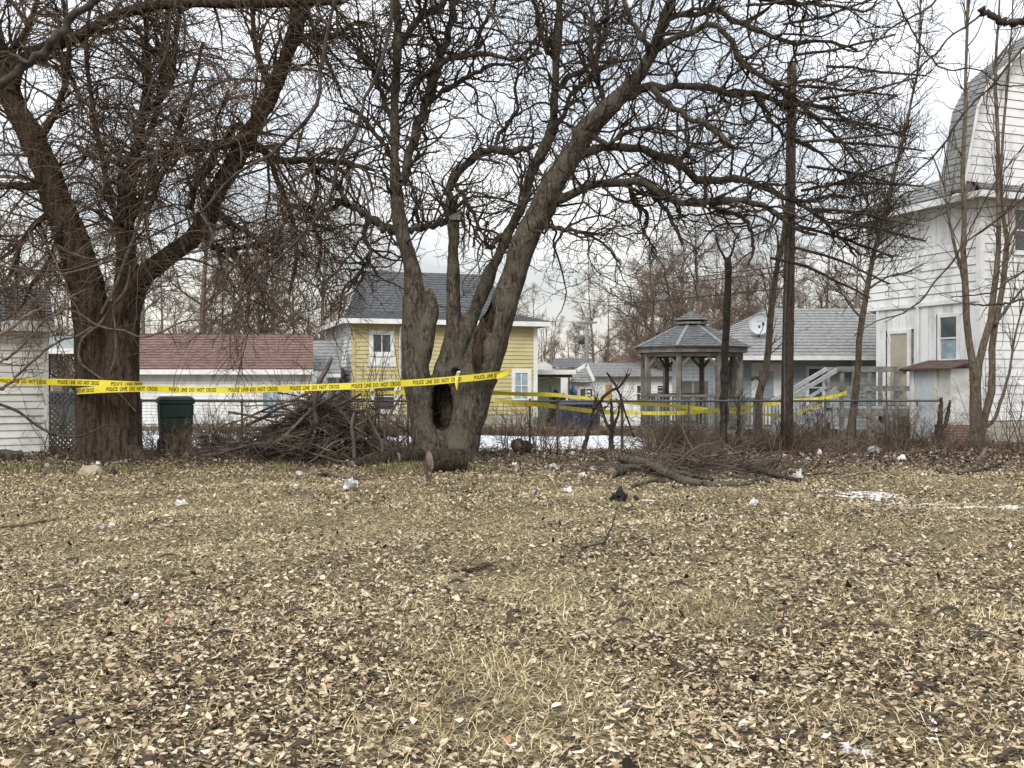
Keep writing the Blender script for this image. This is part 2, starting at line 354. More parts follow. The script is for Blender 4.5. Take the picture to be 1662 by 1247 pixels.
M['pod'] = mat('dark_seed_pod', (0.016, 0.010, 0.008), (0.060, 0.038, 0.028), 12, rough=0.55, spec=0.35)
M['dish'] = mat('pale_dish', (0.42, 0.44, 0.465), (0.52, 0.54, 0.56), 3, rough=0.5)
M['navy'] = mat('navy_cover', (0.018, 0.022, 0.045), (0.035, 0.042, 0.075), 4, rough=0.6)
M['cream'] = mat('cream_panel', (0.50, 0.48, 0.42), (0.62, 0.60, 0.53), 2, rough=0.6)
M['bluep'] = mat('blue_plastic', (0.10, 0.18, 0.34), (0.15, 0.26, 0.42), 4, rough=0.5)
M['evergreen'] = mat('dark_evergreen', (0.6, 0.6, 0.6), (1.1, 1.1, 1.1), 4, island=[(0, (0.018, 0.022, 0.012)), (1, (0.055, 0.055, 0.032))])
M['soffit'] = mat('grey_soffit', (0.34, 0.34, 0.33), (0.44, 0.44, 0.43), 2, rough=0.7)
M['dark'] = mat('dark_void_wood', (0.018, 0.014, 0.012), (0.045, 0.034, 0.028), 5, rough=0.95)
M['pinkred'] = mat('pink_red_wrapper', (0.55, 0.14, 0.12), (0.62, 0.30, 0.26), 8, rough=0.4)
M['orangep'] = mat('orange_wrapper', (0.60, 0.22, 0.10), (0.68, 0.36, 0.22), 8, rough=0.5)

# ------------------------------------------------------------------ ground and snow
def build_ground():
    xs = np.concatenate([[-600, -250, -110, -60, -35, -24], np.arange(-17, 17.01, 0.2), [24, 35, 60, 110, 250, 600]])
    ys = np.concatenate([[-300, -80, -25, -8, -2], np.arange(1.5, 24, 0.2), np.arange(24, 50, 1.0), [60, 80, 120, 200, 400, 1200]])
    X, Y = np.meshgrid(xs, ys)
    Z = gz(X, Y)
    inner = (np.abs(X) < 17) & (Y > 1.5) & (Y < 24)
    Z = Z + inner * RNG.normal(0, 0.006, X.shape)
    V = np.stack([X, Y, Z], -1).reshape(-1, 3)
    w_ = len(xs); i = np.arange(len(ys) - 1)[:, None] * w_; j = np.arange(w_ - 1)[None]
    q = np.stack([i + j, i + j + 1, i + w_ + j + 1, i + w_ + j], -1).reshape(-1, 4)
    me = np_mesh('ground', V, [q]); me.materials.append(M['soil'])
    o = link('ground', me); o['kind'] = 'structure'
    return o
GROUND = build_ground()

def vnoise(x, y, s, seed=0, octv=3):
    """smooth random field, about -1..1"""
    rg = np.random.default_rng(1000 + seed); out = 0; amp = 1; tot = 0
    for o_ in range(octv):
        G = rg.uniform(-1, 1, (64, 64)); u_, v_ = np.asarray(x) * s + 7.3 * o_, np.asarray(y) * s + 3.1 * o_
        i, j = np.floor(u_).astype(int), np.floor(v_).astype(int); f, h = u_ - i, v_ - j; f = f * f * (3 - 2 * f); h = h * h * (3 - 2 * h)
        i0, i1, j0, j1 = i % 64, (i + 1) % 64, j % 64, (j + 1) % 64
        out = out + amp * ((G[i0, j0] * (1 - f) + G[i1, j0] * f) * (1 - h) + (G[i0, j1] * (1 - f) + G[i1, j1] * f) * h)
        tot += amp; amp *= 0.6; s = s * 2.1
    return out / tot * 1.5

def snow_patch(name, outline_fn, x0, x1, y0, y1, h=0.05, step=0.12, seed=0, thr=0.0):
    """irregular sheet of old snow with real thickness: a grid kept where the outline function is positive"""
    xs = np.arange(x0, x1, step); ys = np.arange(y0, y1, step * 1.6)
    X, Y = np.meshgrid(xs, ys)
    f = outline_fn(X, Y)
    H = np.clip(f, 0, 1) ** 0.5 * h
    Z = gz(X, Y) - 0.012 + H
    V = np.stack([X, Y, Z], -1).reshape(-1, 3)
    w_ = len(xs); i = np.arange(len(ys) - 1)[:, None] * w_; j = np.arange(w_ - 1)[None]
    q = np.stack([i + j, i + j + 1, i + w_ + j + 1, i + w_ + j], -1).reshape(-1, 4)
    keep = (f.reshape(-1)[q] > thr).any(1)
    me = np_mesh(name, V, [q[keep]]); me.materials.append(M['snow'])
    o = link(name, me); o['kind'] = 'structure'; return o

def sn(X, Y, s, o=0.0):
    return (np.sin(X * s + o) + np.sin(Y * s * 1.3 + 2 * o + 1) + 0.7 * np.sin((X + Y) * s * 2.1 + o) + 0.6 * np.sin((X - 1.3 * Y) * s * 3.3 + 3 * o) + 0.5 * np.sin(X * s * 6.1 + Y * s * 2.2 + o)) / 2.4

def f_lawn_snow(X, Y):     # the snow lying on the lawn behind the fence
    d = np.minimum(np.minimum((Y - 20.9) / 0.6, (26.6 - Y) / 0.5), np.minimum((X + 4.9) / 0.8, (3.2 - X) / 0.8))
    return d + 0.45 * sn(X, Y, 2.1, 0.4)
snow_patch('snow_lawn', f_lawn_snow, -6, 4.2, 20.4, 27.2, h=0.09)
def f_left_snow(X, Y):
    d = np.minimum(np.minimum((Y - 20.8) / 0.7, (29.5 - Y) / 0.7), np.minimum((X + 12) / 0.8, (-5.6 - X) / 0.8))
    return d + 0.5 * sn(X, Y, 2.0, 1.7)
snow_patch('snow_side_yard', f_left_snow, -13, -5.0, 20.4, 30, h=0.08)
def f_front_snow(X, Y):    # melting remains on the grass on the right
    c = np.maximum(0.9 - ((X - 5.7) / 1.25) ** 2 - ((Y - 12.0) / 0.20) ** 2, 0.75 - ((X - 4.75) / 0.6) ** 2 - ((Y - 13.4) / 0.6) ** 2)
    c = np.maximum(c, 0.8 - ((X - 5.0) / 0.6) ** 2 - ((Y - 12.3) / 0.3) ** 2)
    return c * 0.9 + 0.9 * vnoise(X, Y * 1.6, 2.4, 5, 4) + 1.1 * vnoise(X, Y * 2, 14.0, 6, 2) - 0.35
snow_patch('snow_remains', f_front_snow, 3.0, 8.4, 11.0, 13.8, h=0.022, step=0.026)

# ------------------------------------------------------------------ building pieces
def subtract(a0, a1, z0, z1, holes):
    """the spans of a course a0..a1 left over by the holes (a,b,zlo,zhi)"""
    zc = (z0 + z1) / 2; sp = [(a0, a1)]
    for (h0, h1, zl, zh) in holes:
        if zl - 1e-6 < zc < zh + 1e-6:
            ns = []
            for (s, e) in sp:
                if h1 <= s or h0 >= e: ns.append((s, e)); continue
                if h0 > s: ns.append((s, h0))
                if h1 < e: ns.append((h1, e))
            sp = ns
    return sp

def face_pt(face, W, a, z, d):
    """point on a wall: a along it, z up, d out of it"""
    if face == 'front': return (a, -d, z)
    if face == 'left': return (-d, a, z)
    if face == 'right': return (W + d, a, z)
    return (a, W + d, z)

def siding(parent, face, W, a0, a1, z0, z1, sp, holes, m, parts=False, name='siding', thick=0.022, topf=None):
    """lap boards: each course leans out at its foot. parts: each board an object of its own"""
    n = max(1, int(round((z1 - z0) / sp))); dz = (z1 - z0) / n
    mb = MB()
    for i in range(n):
        za, zb = z0 + i * dz, z0 + (i + 1) * dz
        aa, bb = a0, a1
        if topf is not None:
            aa, bb = topf((za + zb) / 2)
            if bb - aa < 0.15: continue
        for (s, e) in subtract(aa, bb, za, zb, holes):
            if e - s < 0.02: continue
            t = thick * (random.uniform(0.6, 1.35) if parts else 1); gp_ = 0.006 if parts else 0.004
            pts = [face_pt(face, W, s, za + gp_, 0.0), face_pt(face, W, s, za + gp_, t), face_pt(face, W, s, zb - 0.001, 0.004), face_pt(face, W, s, zb - 0.001, 0.0)]
            ptt = [face_pt(face, W, e, za + gp_, 0.0), face_pt(face, W, e, za + gp_, t), face_pt(face, W, e, zb - 0.001, 0.004), face_pt(face, W, e, zb - 0.001, 0.0)]
            tgt = MB() if parts else mb
            tgt.raw(pts + ptt, [(0, 1, 2, 3), (7, 6, 5, 4), (0, 4, 5, 1), (1, 5, 6, 2), (2, 6, 7, 3), (3, 7, 4, 0)])
            if parts: tgt.build('plank', m, parent)
    if not parts: 
        o = mb.build(name, m, parent); return o

def boards_v(parent, face, W, a0, a1, z0, z1, sp, holes, m, thick=0.018):
    """upright boards, each an object"""
    n = max(1, int(round((a1 - a0) / sp))); da = (a1 - a0) / n
    for i in range(n):
        s, e = a0 + i * da + 0.006, a0 + (i + 1) * da - 0.006
        zs = [(z0, z1)]
        for (h0, h1, zl, zh) in holes:
            if h0 < (s + e) / 2 < h1:
                ns = []
                for (p, q) in zs:
                    if zl > p: ns.append((p, min(q, zl)))
                    if zh < q: ns.append((max(p, zh), q))
                zs = ns
        for (p, q) in zs:
            if q - p > 0.03:
                MB().span(face_pt(face, W, s, p, 0), face_pt(face, W, e, q, thick * random.uniform(0.7, 1.3))).build('plank', m, parent)

def window(parent, face, W, a, z, w_, h, mf, mg, sash=True, mull=False, fw=0.09, out=0.05):
    """frame (part) with pane and sash bars (sub-parts)"""
    f = MB()
    fp = lambda aa, zz, d: face_pt(face, W, aa, zz, d)
    f.span(fp(a - fw, z - fw, 0.0), fp(a, z + h + fw, out)); f.span(fp(a + w_, z - fw, 0.0), fp(a + w_ + fw, z + h + fw, out))
    f.span(fp(a + 0.001, z + h, 0.0), fp(a + w_ - 0.001, z + h + fw, out)); f.span(fp(a - 0.03, z - fw - 0.02, 0.0), fp(a + w_ + 0.03, z, out + 0.03))
    fo = f.build('window', mf, parent)
    halves = [(z, z + h / 2 - 0.02), (z + h / 2 + 0.02, z + h)] if sash else [(z, z + h)]
    for k, (p, q) in enumerate(halves):
        mgk = mg[k % len(mg)] if isinstance(mg, (list, tuple)) else mg
        MB().span(fp(a, p, 0.002), fp(a + w_, q, 0.012 + 0.008 * k)).build('pane', mgk, fo)
    s = MB()
    if sash: s.span(fp(a, z + h / 2 - 0.02, 0.0), fp(a + w_, z + h / 2 + 0.02, out - 0.012))
    if mull: s.span(fp(a + w_ / 2 - 0.018, z, 0.0), fp(a + w_ / 2 + 0.018, z + h, out - 0.015))
    if sash or mull: s.build('sash', mf, fo)
    return fo

def roof_slope(parent, p0, p1, p2, p3, courses, m, name='roof', th=0.05, jit=0.0):
    """courses of shingles from eave edge p0-p1 up to ridge edge p3-p2"""
    p0, p1, p2, p3 = map(Vector, (p0, p1, p2, p3))
    nrm_ = (p1 - p0).cross(p3 - p0).normalized()
    if nrm_.z < 0: nrm_ = -nrm_
    mb = MB(); lp = lambda a, b, t: a + (b - a) * t
    for i in range(courses):
        t0, t1 = i / courses, min(1, (i + 1) / courses + 0.004)
        a, b, c, d = lp(p0, p3, t0), lp(p1, p2, t0), lp(p1, p2, t1), lp(p0, p3, t1)
        o = random.uniform(-jit, jit)
        mb.raw([a, b, c, d, a + nrm_ * (th + o), b + nrm_ * (th + o), c + nrm_ * (th * 0.55), d + nrm_ * (th * 0.55)], [(4, 5, 6, 7), (0, 1, 5, 4), (1, 2, 6, 5), (3, 0, 4, 7), (3, 2, 1, 0)])
    return mb.build(name, m, parent)

# ------------------------------------------------------------------ white house on the right (gambrel gable)
hr_ = empty('gambrel_house', (11.4, 24.0, 0), R(20), 'tall white gambrel house with lap siding at the right edge of the lot', 'house')
D = 3.55; HW = 7.0; EZ = 6.05
wm = MB().span((0.03, 0.03, 0), (HW, D, EZ)); wm.build('wall', M['wood_grey'], hr_)  # core coloured darker than the boards, painting shadow lines into their gaps
win_l = (0.72, 1.26, 2.08, 3.14); door_l = (2.42, 3.07, 0.87, 2.80)
# left face: upright boards below the overhang, lap siding above
boards_v(hr_, 'left', HW, 0.10, D, 0.55, 3.50, 0.27, [(win_l[0] - .09, win_l[1] + .09, win_l[2] - .1, win_l[3] + .09), (door_l[0] - .1, door_l[1] + .1, 0.3, door_l[3] + .1)], M['white'])
siding(hr_, 'left', HW, 0.02, 4.1, 3.56, 5.0, 0.205, [], M['white'], parts=True, thick=0.024)
boards_v(hr_, 'left', HW, 0.10, 4.1, 5.0, EZ, 0.45, [], M['white'])
MB().span((-0.07, 0.0, 3.47), (-0.001, 4.12, 3.56)).build('band_board', M['trim'], hr_)
MB().span((0.03, D + 0.01, 3.5), (HW, 4.1, EZ)).build('overhang', M['white_old'], hr_)
window(hr_, 'left', HW, win_l[0], win_l[2], win_l[1] - win_l[0], win_l[3] - win_l[2], M['trim'], [M['glass_blue'], M['glass']])
dr = MB().span((-0.035, door_l[0], door_l[2]), (0.0, door_l[1], door_l[3])).build('door', M['door_tan'], hr_)
fr = MB().span((-0.06, door_l[0] - 0.1, door_l[2]), (0, door_l[0], door_l[3] + 0.1)).span((-0.06, door_l[1], door_l[2]), (0, door_l[1] + 0.1, door_l[3] + 0.1)).span((-0.06, door_l[0] + .001, door_l[3]), (0, door_l[1] - .001, door_l[3] + 0.1))
fr.build('door_frame', M['trim'], hr_)
MB().box((-0.06, door_l[0] + 0.08, 1.75), (0.05, 0.05, 0.05)).build('handle', M['galv'], dr)
MB().span((-0.05, 1.95, 0.25), (0.0, 2.36, 1.9)).build('brick_panel', M['brick'], hr_)
MB().span((-0.05, D - 0.02, 0.3), (0.03, D + 0.07, 3.47)).build('corner_board', M['trim'], hr_)
MB().span((-0.045, -0.045, 0.55), (0.09, 0.0, EZ)).span((-0.045, 0.001, 0.55), (0, 0.10, EZ)).build('corner_board', M['trim'], hr_)
Tubes().add([(-0.07, 2.02, 0.7), (-0.07, 2.02, 3.4), (-0.09, 2.02, 3.52), (-0.09, 2.02, 5.9), (-0.3, 2.0, 6.08)], [0.035] * 5, 8).build('downspout', M['trim'], hr_)
# front face: broad lap siding over a pale block foundation
fwin = (1.05, 2.0, 4.75, 5.75)
siding(hr_, 'front', D, 0.09, HW, 0.55, EZ - 0.08, 0.215, [(fwin[0] - .09, fwin[1] + .09, fwin[2] - .1, fwin[3] + .09)], M['white'], parts=True, thick=0.024)
window(hr_, 'front', D, fwin[0], fwin[2], fwin[1] - fwin[0], fwin[3] - fwin[2], M['trim'], M['glass'])
MB().span((0.0, -0.02, -0.15), (HW, 0.02, 0.53)).build('foundation', M['block'], hr_)
# pent eave across the front, eave along the left
roof_slope(hr_, (-0.5, -0.5, EZ + .02), (HW, -0.5, EZ + .02), (HW, 0.0, EZ + 0.28), (-0.2, 0.0, EZ + 0.28), 3, M['shingle'], 'pent_roof')
MB().span((-0.5, -0.5, EZ - 0.14), (HW, -0.46, EZ + 0.015)).build('fascia', M['trim'], hr_)
MB().span((-0.5, -0.459, EZ - 0.14), (-0.46, 4.7, EZ + 0.015)).build('fascia', M['trim'], hr_)
MB().span((-0.459, -0.459, EZ - 0.1), (HW, -0.002, EZ - 0.06)).span((-0.459, -0.001, EZ - 0.1), (-0.001, 4.7, EZ - 0.06)).build('soffit', M['soffit'], hr_)
roof_slope(hr_, (-0.5, 4.75, EZ + .02), (-0.5, 0.43, EZ + .02), (1.5, 0.43, EZ + 1.0), (1.5, 3.0, EZ + 1.0), 6, M['shingle'], 'rear_roof')
prof = [(-0.88, EZ + 0.03), (-0.70, 6.9), (-0.45, 8.1), (0.0, 8.85), (0.6, 9.32), (1.54, 10.05), (3.4, 11.3)]
for (xa, za), (xb, zb) in zip(prof[:-1], prof[1:]):
    roof_slope(hr_, (xa, -0.32, za), (xa, 0.42, za), (xb, 0.42, zb), (xb, -0.32, zb), 5, M['shingle'], 'gambrel_roof', th=0.04)
gab = [(x + 0.05, 0.04, z) for x, z in prof] + [(7.4, 0.04, EZ + 0.03)]
MB().prism(gab, (0, 0.1, 0)).build('gable_wall', M['wood_grey'], hr_)  # dark backing gives the gable's board gaps painted shadow lines
px_ = [p[1] for p in prof]; xx_ = [p[0] for p in prof]
gwin = (1.55, 1.95, 7.0, 8.2)
siding(hr_, 'front', D, 0, HW, EZ + 0.3, 11.2, 0.215, [(gwin[0] - .09, gwin[1] + .09, gwin[2] - .1, gwin[3] + .09)], M['white'], parts=True, thick=0.022,
       topf=lambda z: (float(np.interp(z, px_, xx_)) + 0.1, 6.8 - float(np.interp(z, px_, xx_)) - 0.1))
window(hr_, 'front', D, gwin[0], gwin[2], gwin[1] - gwin[0], gwin[3] - gwin[2], M['trim'], M['glass'])
rk = MB()
for (xa, za), (xb, zb) in zip(prof[:-1], prof[1:]):
    rk.prism([(xa, -0.30, za - 0.01), (xb, -0.30, zb - 0.01), (xb + 0.09, -0.30, zb - 0.11), (xa + 0.07, -0.30, za - 0.05)], (0, 0.05, 0))
rk.build('rake_board', M['trim'], hr_)

# lean-to against the house
ls = empty('lean_to_shed', hr_.matrix_world @ Vector((0, 0, 0)), R(20), 'low white lean-to shed with rusty roof and pale grey door against the gambrel house', 'shed')
ls.location = (11.4, 24.0, 0)
MB().span((-0.80, 0.12, 0.46), (-0.06, 1.5, 1.83)).build('wall', M['white_old'], ls)
MB().span((-0.83, 0.08, -0.1), (-0.06, 0.55, 0.455)).build('brick_base', M['brick'], ls)
dl = MB().span((-0.84, 0.62, 0.03), (-0.802, 1.26, 1.74)).build('door', M['door_grey'], ls)
MB().span((-0.87, 1.14, 0.9), (-0.842, 1.19, 1.0)).build('handle', M['galv'], dl)
MB().span((-0.86, 1.28, 0.0), (-0.802, 1.40, 1.82)).build('door_post', M['trim'], ls)
MB().span((-0.86, 0.52, 0.46), (-0.802, 0.60, 1.82)).build('door_post', M['cream'], ls)
for k in range(4):
    y0 = -0.06 + k * 0.43
    MB().prism([(-1.02, y0, 1.80), (-1.02, y0 + 0.42, 1.80), (-0.06, y0 + 0.42, 2.02), (-0.06, y0, 2.02)], (0, 0, 0.035 + 0.004 * (k % 2))).build('roof_sheet', M['rustroof'], ls)

# ------------------------------------------------------------------ porch with stairs
st = empty('wooden_stairs', (8.35, 25.25, 0), 0, 'weathered grey porch landing with railed stairs below the tan door', 'stairs')
def stair():
    L_, Dp, H = 2.2, 1.1, 0.85
    for k in range(9):
        MB().span((0.02 + k * L_ / 9, 0, H - 0.035), (0.02 + (k + 1) * L_ / 9 - 0.012, Dp, H + random.uniform(0, .006))).build('plank', M['wood_painted'], st)
    MB().span((0, -0.03, H - 0.22), (L_, 0.012, H - 0.037)).build('rim_board', M['wood_grey'], st)
    MB().span((0, Dp - 0.01, H - 0.22), (L_, Dp + 0.03, H - 0.037)).build('rim_board', M['wood_grey'], st)
    for x in (0.05, 0.75, 1.45, 2.1):
        for y in (0.0, Dp):
            if x > 2 and y > 0: continue
            MB().span((x, y - 0.045, 0), (x + 0.09, y + 0.045, H + 0.98 if (x < 1.5 or y == 0) else H)).build('post', M['wood_grey'], st)
    for y in (-0.05, Dp + 0.05):
        for z in (H + 0.98, H + 0.48):
            MB().bar((-0.02, y, z), (L_, y, z), 0.045, 0.13).build('rail', M['wood_grey'], st)
    for a, b in (((0.8, -0.02, 0.05), (1.5, -0.02, H - 0.2)), ((0.8, -0.06, H - 0.2), (1.45, -0.06, 0.05))):
        MB().bar(a, b, 0.035, 0.09).build('brace', M['wood_grey'], st)
    n = 5; run = 1.3
    for k in range(n):
        z = H * (k + 0.8) / (n + .8); x = -run + run * (k + 0.1) / n
        MB().span((x - 0.02, 0.06, z - 0.04), (x + 0.25, Dp - 0.06, z)).build('tread', M['wood_painted'], st)
    for y in (0.02, Dp - 0.02):
        MB().bar((-run - 0.05, y, 0.06), (0.0, y, H - 0.12), 0.04, 0.26).build('stringer', M['wood_painted'], st)
        MB().bar((-run - 0.12, y, 0.98), (0.06, y, H + 1.0), 0.09, 0.10).build('hand_rail', M['wood_painted'], st)
        MB().span((-run - 0.09, y - 0.05, 0), (-run + 0.02, y + 0.05, 1.0)).build('newel_post', M['wood_painted'], st)
        MB().bar((-run, y, 0.52), (0.04, y, H + 0.52), 0.035, 0.09).build('rail', M['wood_painted'], st)
stair()

# ------------------------------------------------------------------ blue-grey bungalow
bh = empty('blue_grey_bungalow', (6.37, 31.0, 0), R(1.5), 'single-storey blue-grey bungalow with grey roof behind the gazebo and stairs', 'house')
BW, BD, BE = 7.2, 7.0, 2.28
MB().span((0.02, 0.02, -0.2), (BW, BD, BE)).build('wall', M['blue'], bh)
bwin = (2.98, 3.40, 0.72, 1.9); bdoor = (1.28, 1.98, 0.15, 1.98)
siding(bh, 'front', BD, 0, 4.3, 0.0, BE, 0.125, [(bwin[0] - .09, bwin[1] + .09, bwin[2] - .1, bwin[3] + .09), (bdoor[0] - .1, bdoor[1] + .1, 0, bdoor[3] + .12)], M['blue'])
siding(bh, 'left', BW, 0, BD, 0.0, BE, 0.125, [], M['blue'])
MB().span((4.3, -0.35, -0.2), (BW, 0.019, BE)).build('bay_wall', M['blue'], bh)
siding(bh, 'front', BD, 4.3, BW, 0.0, BE, 0.125, [], M['blue'], name='bay_siding').location = (0, -0.352, 0)
MB().span((4.22, -0.385, 0), (4.30, -0.30, BE)).build('corner_board', M['wood_painted'], bh)
MB().span((-0.04, -0.04, 0), (0.06, 0.0, BE)).build('corner_board', M['trim'], bh)
window(bh, 'front', BD, bwin[0], bwin[2], bwin[1] - bwin[0], bwin[3] - bwin[2], M['trim'], M['glass'])
d_ = MB().span((bdoor[0], -0.03, bdoor[2]), (bdoor[1], 0, bdoor[3])).build('door', M['trim'], bh)
MB().span((bdoor[0] + 0.12, -0.04, 0.75), (bdoor[1] - 0.12, -0.031, bdoor[3] - 0.15)).build('pane', M['glass_blue'], d_)
MB().span((bdoor[0] - 0.12, -0.05, 0.1), (bdoor[0], 0, bdoor[3] + .12)).span((bdoor[1], -0.05, 0.1), (bdoor[1] + .12, 0, bdoor[3] + .12)).span((bdoor[0] + .001, -0.05, bdoor[3]), (bdoor[1] - .001, 0, bdoor[3] + .12)).build('door_frame', M['trim'], bh)
roof_slope(bh, (-0.45, -0.8, BE), (BW + 0.4, -0.8, BE), (BW - 1.2, 3.5, BE + 1.75), (2.7, 3.5, BE + 1.75), 16, M['shingle'], 'roof')
roof_slope(bh, (-0.45, BD + 0.5, BE), (-0.45, -0.8, BE), (2.7, 3.5, BE + 1.75), (2.7, 3.5, BE + 1.75), 16, M['shingle'], 'hip_roof')
MB().span((-0.45, -0.86, BE - 0.12), (BW + 0.4, -0.78, BE + 0.02)).build('gutter', M['trim'], bh)
MB().span((-0.45, -0.779, BE - 0.10), (BW + 0.4, -0.001, BE - 0.06)).build('soffit', M['soffit'], bh)
Tubes().add([(0.45, -0.83, BE - 0.08), (0.2, -0.55, BE - 0.28), (0.1, -0.12, BE - 0.42), (0.1, -0.10, BE - 0.6), (0.1, -0.10, 0.1), (0.1, -0.3, 0.02)], [0.055] * 6, 8).build('downspout', M['trim'], bh)
lamp = MB().span((0.45, -0.16, 1.42), (0.62, -0.02, 1.75)).box((0.535, -0.1, 1.38), (0.26, 0.2, 0.05)); lamp.build('wall_lamp', M['galv'], bh)

# satellite dish on the bungalow roof
dc = P(1233, 526, 31.6)
sd = empty('satellite_dish', (dc.x, dc.y, dc.z - 0.55), 0, 'round pale satellite dish standing on the bungalow roof', 'satellite dish')
dm = [(0.0, -0.10)] + [(0.345 * math.sin(a), -0.10 * math.cos(a * 1.0)) for a in np.linspace(0.2, 1.5, 7)]
dish = lathe([(r, z) for r, z in dm] + [(0.35, 0.0), (0.345, 0.012)], 28, 'reflector', M['dish'], sd)
dish.location = (0, 0, 0.55); dish.rotation_euler = (R(78), 0, R(-8))
Tubes().add([(0, 0.12, -0.1), (0, 0.12, 0.35), (0, 0.06, 0.5)], [0.03] * 3, 8).build('mast', M['galv'], sd)
Tubes().add([(0, -0.02, 0.24), (0.02, -0.3, 0.38), (0.02, -0.36, 0.5)], [0.014] * 3, 6).build('feed_arm', M['galv'], sd)
MB().box((0.02, -0.36, 0.53), (0.06, 0.06, 0.09)).build('receiver', M['rubber'], sd)
MB().box((0.0, -0.075, 0.62), (0.24, 0.006, 0.022)).build('emblem_bar', M['wood_grey'], sd)

# ------------------------------------------------------------------ gazebo
gb = empty('gazebo', (5.12, 28.2, 0), 0, 'octagonal weathered wooden gazebo with grey shingled cupola roof', 'gazebo')
def gazebo():
    RO, n = 1.60, 8; ph = R(22.5 - 1)
    A = [ph + k * math.pi / 4 for k in range(n)]
    pt = lambda r, a, z: Vector((r * math.cos(a), r * math.sin(a), z))
    lathe([(0.0, 0.16), (1.52, 0.16), (1.52, 0.0)], 8, 'deck', M['wood_brown'], gb, smooth=False, phase=ph)
    for a in A:
        MB().box(pt(1.40, a, 1.24), (0.13, 0.13, 2.16), rz=a).build('post', M['wood_brown'], gb)
    for k in range(n):
        a, b = A[k], A[(k + 1) % n]
        MB().bar(pt(1.44, a, 2.25), pt(1.44, b, 2.25), 0.05, 0.10).build('beam', M['wood_brown'], gb)
        MB().bar(pt(1.58, a, 2.40), pt(1.58, b, 2.40), 0.04, 0.17).build('fascia', M['wood_brown'], gb)
        for p, q in ((a, b), (b, a)):
            s = pt(1.40, p, 1.88); e = pt(1.40, p, 2.21) + (pt(1.40, q, 2.21) - pt(1.40, p, 2.21)).normalized() * 0.30
            MB().bar(s, e, 0.045, 0.07).build('brace', M['wood_brown'], gb)
        if k == 0: continue
        for z, h in ((1.12, 0.07), (0.30, 0.07)):
            MB().bar(pt(1.40, a, z), pt(1.40, b, z), 0.08, h).build('rail', M['wood_brown'], gb)
        for j in range(1, 10):
            p = pt(1.40, a, 0.71).lerp(pt(1.40, b, 0.71), j / 10)
            MB().box(p, (0.035, 0.035, 0.76), rz=(a + b) / 2).build('baluster', M['wood_grey'], gb)
    for k in range(n):
        a, b = A[k], A[(k + 1) % n]
        roof_slope(gb, pt(1.68, a, 2.46), pt(1.68, b, 2.46), pt(0.36, b, 3.09), pt(0.36, a, 3.09), 12, M['shingle_dark'], 'roof_panel', th=0.03)
        MB().bar(pt(1.70, a, 2.485), pt(0.34, a, 3.125), 0.10, 0.03).build('hip_cap', M['shingle'], gb)
        roof_slope(gb, pt(0.52, a, 3.24), pt(0.52, b, 3.24), pt(0.02, b, 3.50), pt(0.02, a, 3.50), 4, M['shingle_dark'], 'cupola_roof', th=0.025)
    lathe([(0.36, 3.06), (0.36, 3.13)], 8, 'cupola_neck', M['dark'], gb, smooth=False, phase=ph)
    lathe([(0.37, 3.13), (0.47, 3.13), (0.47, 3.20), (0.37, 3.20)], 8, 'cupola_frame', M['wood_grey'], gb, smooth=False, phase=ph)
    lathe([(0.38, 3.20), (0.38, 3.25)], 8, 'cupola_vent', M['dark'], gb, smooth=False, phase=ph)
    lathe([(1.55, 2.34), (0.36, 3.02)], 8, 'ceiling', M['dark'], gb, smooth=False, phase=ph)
    Tubes().add([(0, 0, 3.5), (0, 0, 4.05)], [0.014, 0.010], 6).build('finial', M['galv'], gb)
    Tubes().add([(-0.14, 0, 3.92), (0.14, 0, 3.92)], [0.012, 0.012], 6).add([(0, -0.1, 3.9), (0, 0.1, 3.9)], [0.01, 0.01], 6).build('vane_arm', M['galv'], gb)
gazebo()
# deck railing that runs on from the gazebo
dk = empty('deck_railing', (6.55, 28.0, 0), R(-3), 'low grey picket railing running right from the gazebo', 'railing')
for z in (1.02, 0.25): MB().span((0, -0.03, z - 0.04), (1.75, 0.03, z + 0.03)).build('rail', M['wood_grey'], dk)
for k in range(3): MB().box((k * 0.85 + 0.02, 0, 0.55), (0.09, 0.09, 1.1)).build('post', M['wood_grey'], dk)
for k in range(17): MB().box((0.1 + k * 0.1, -0.045, 0.62), (0.04, 0.02, 0.82)).build('picket', M['wood_grey'], dk)
for px, nm in ((1110, 'paler cream storage panel seen through the gazebo opening beside a front post'), (1141, 'tan grey storage panel seen through the gazebo right of its front post')):
    o = MB().span((-0.22, -0.2, -0.1), (0.22, 0.2, 1.5)).span((-0.25, -0.22, 1.5), (0.25, 0.22, 1.55)).build('storage_cabinet', M['cream'] if px < 1120 else M['door_tan'], None)
    o.location = (X_(px, 30.3), 30.3 + (0.5 if px > 1120 else 0), g(4, 30) - 0.02); setp(o, nm, 'cabinet', 'cabinets behind the gazebo')

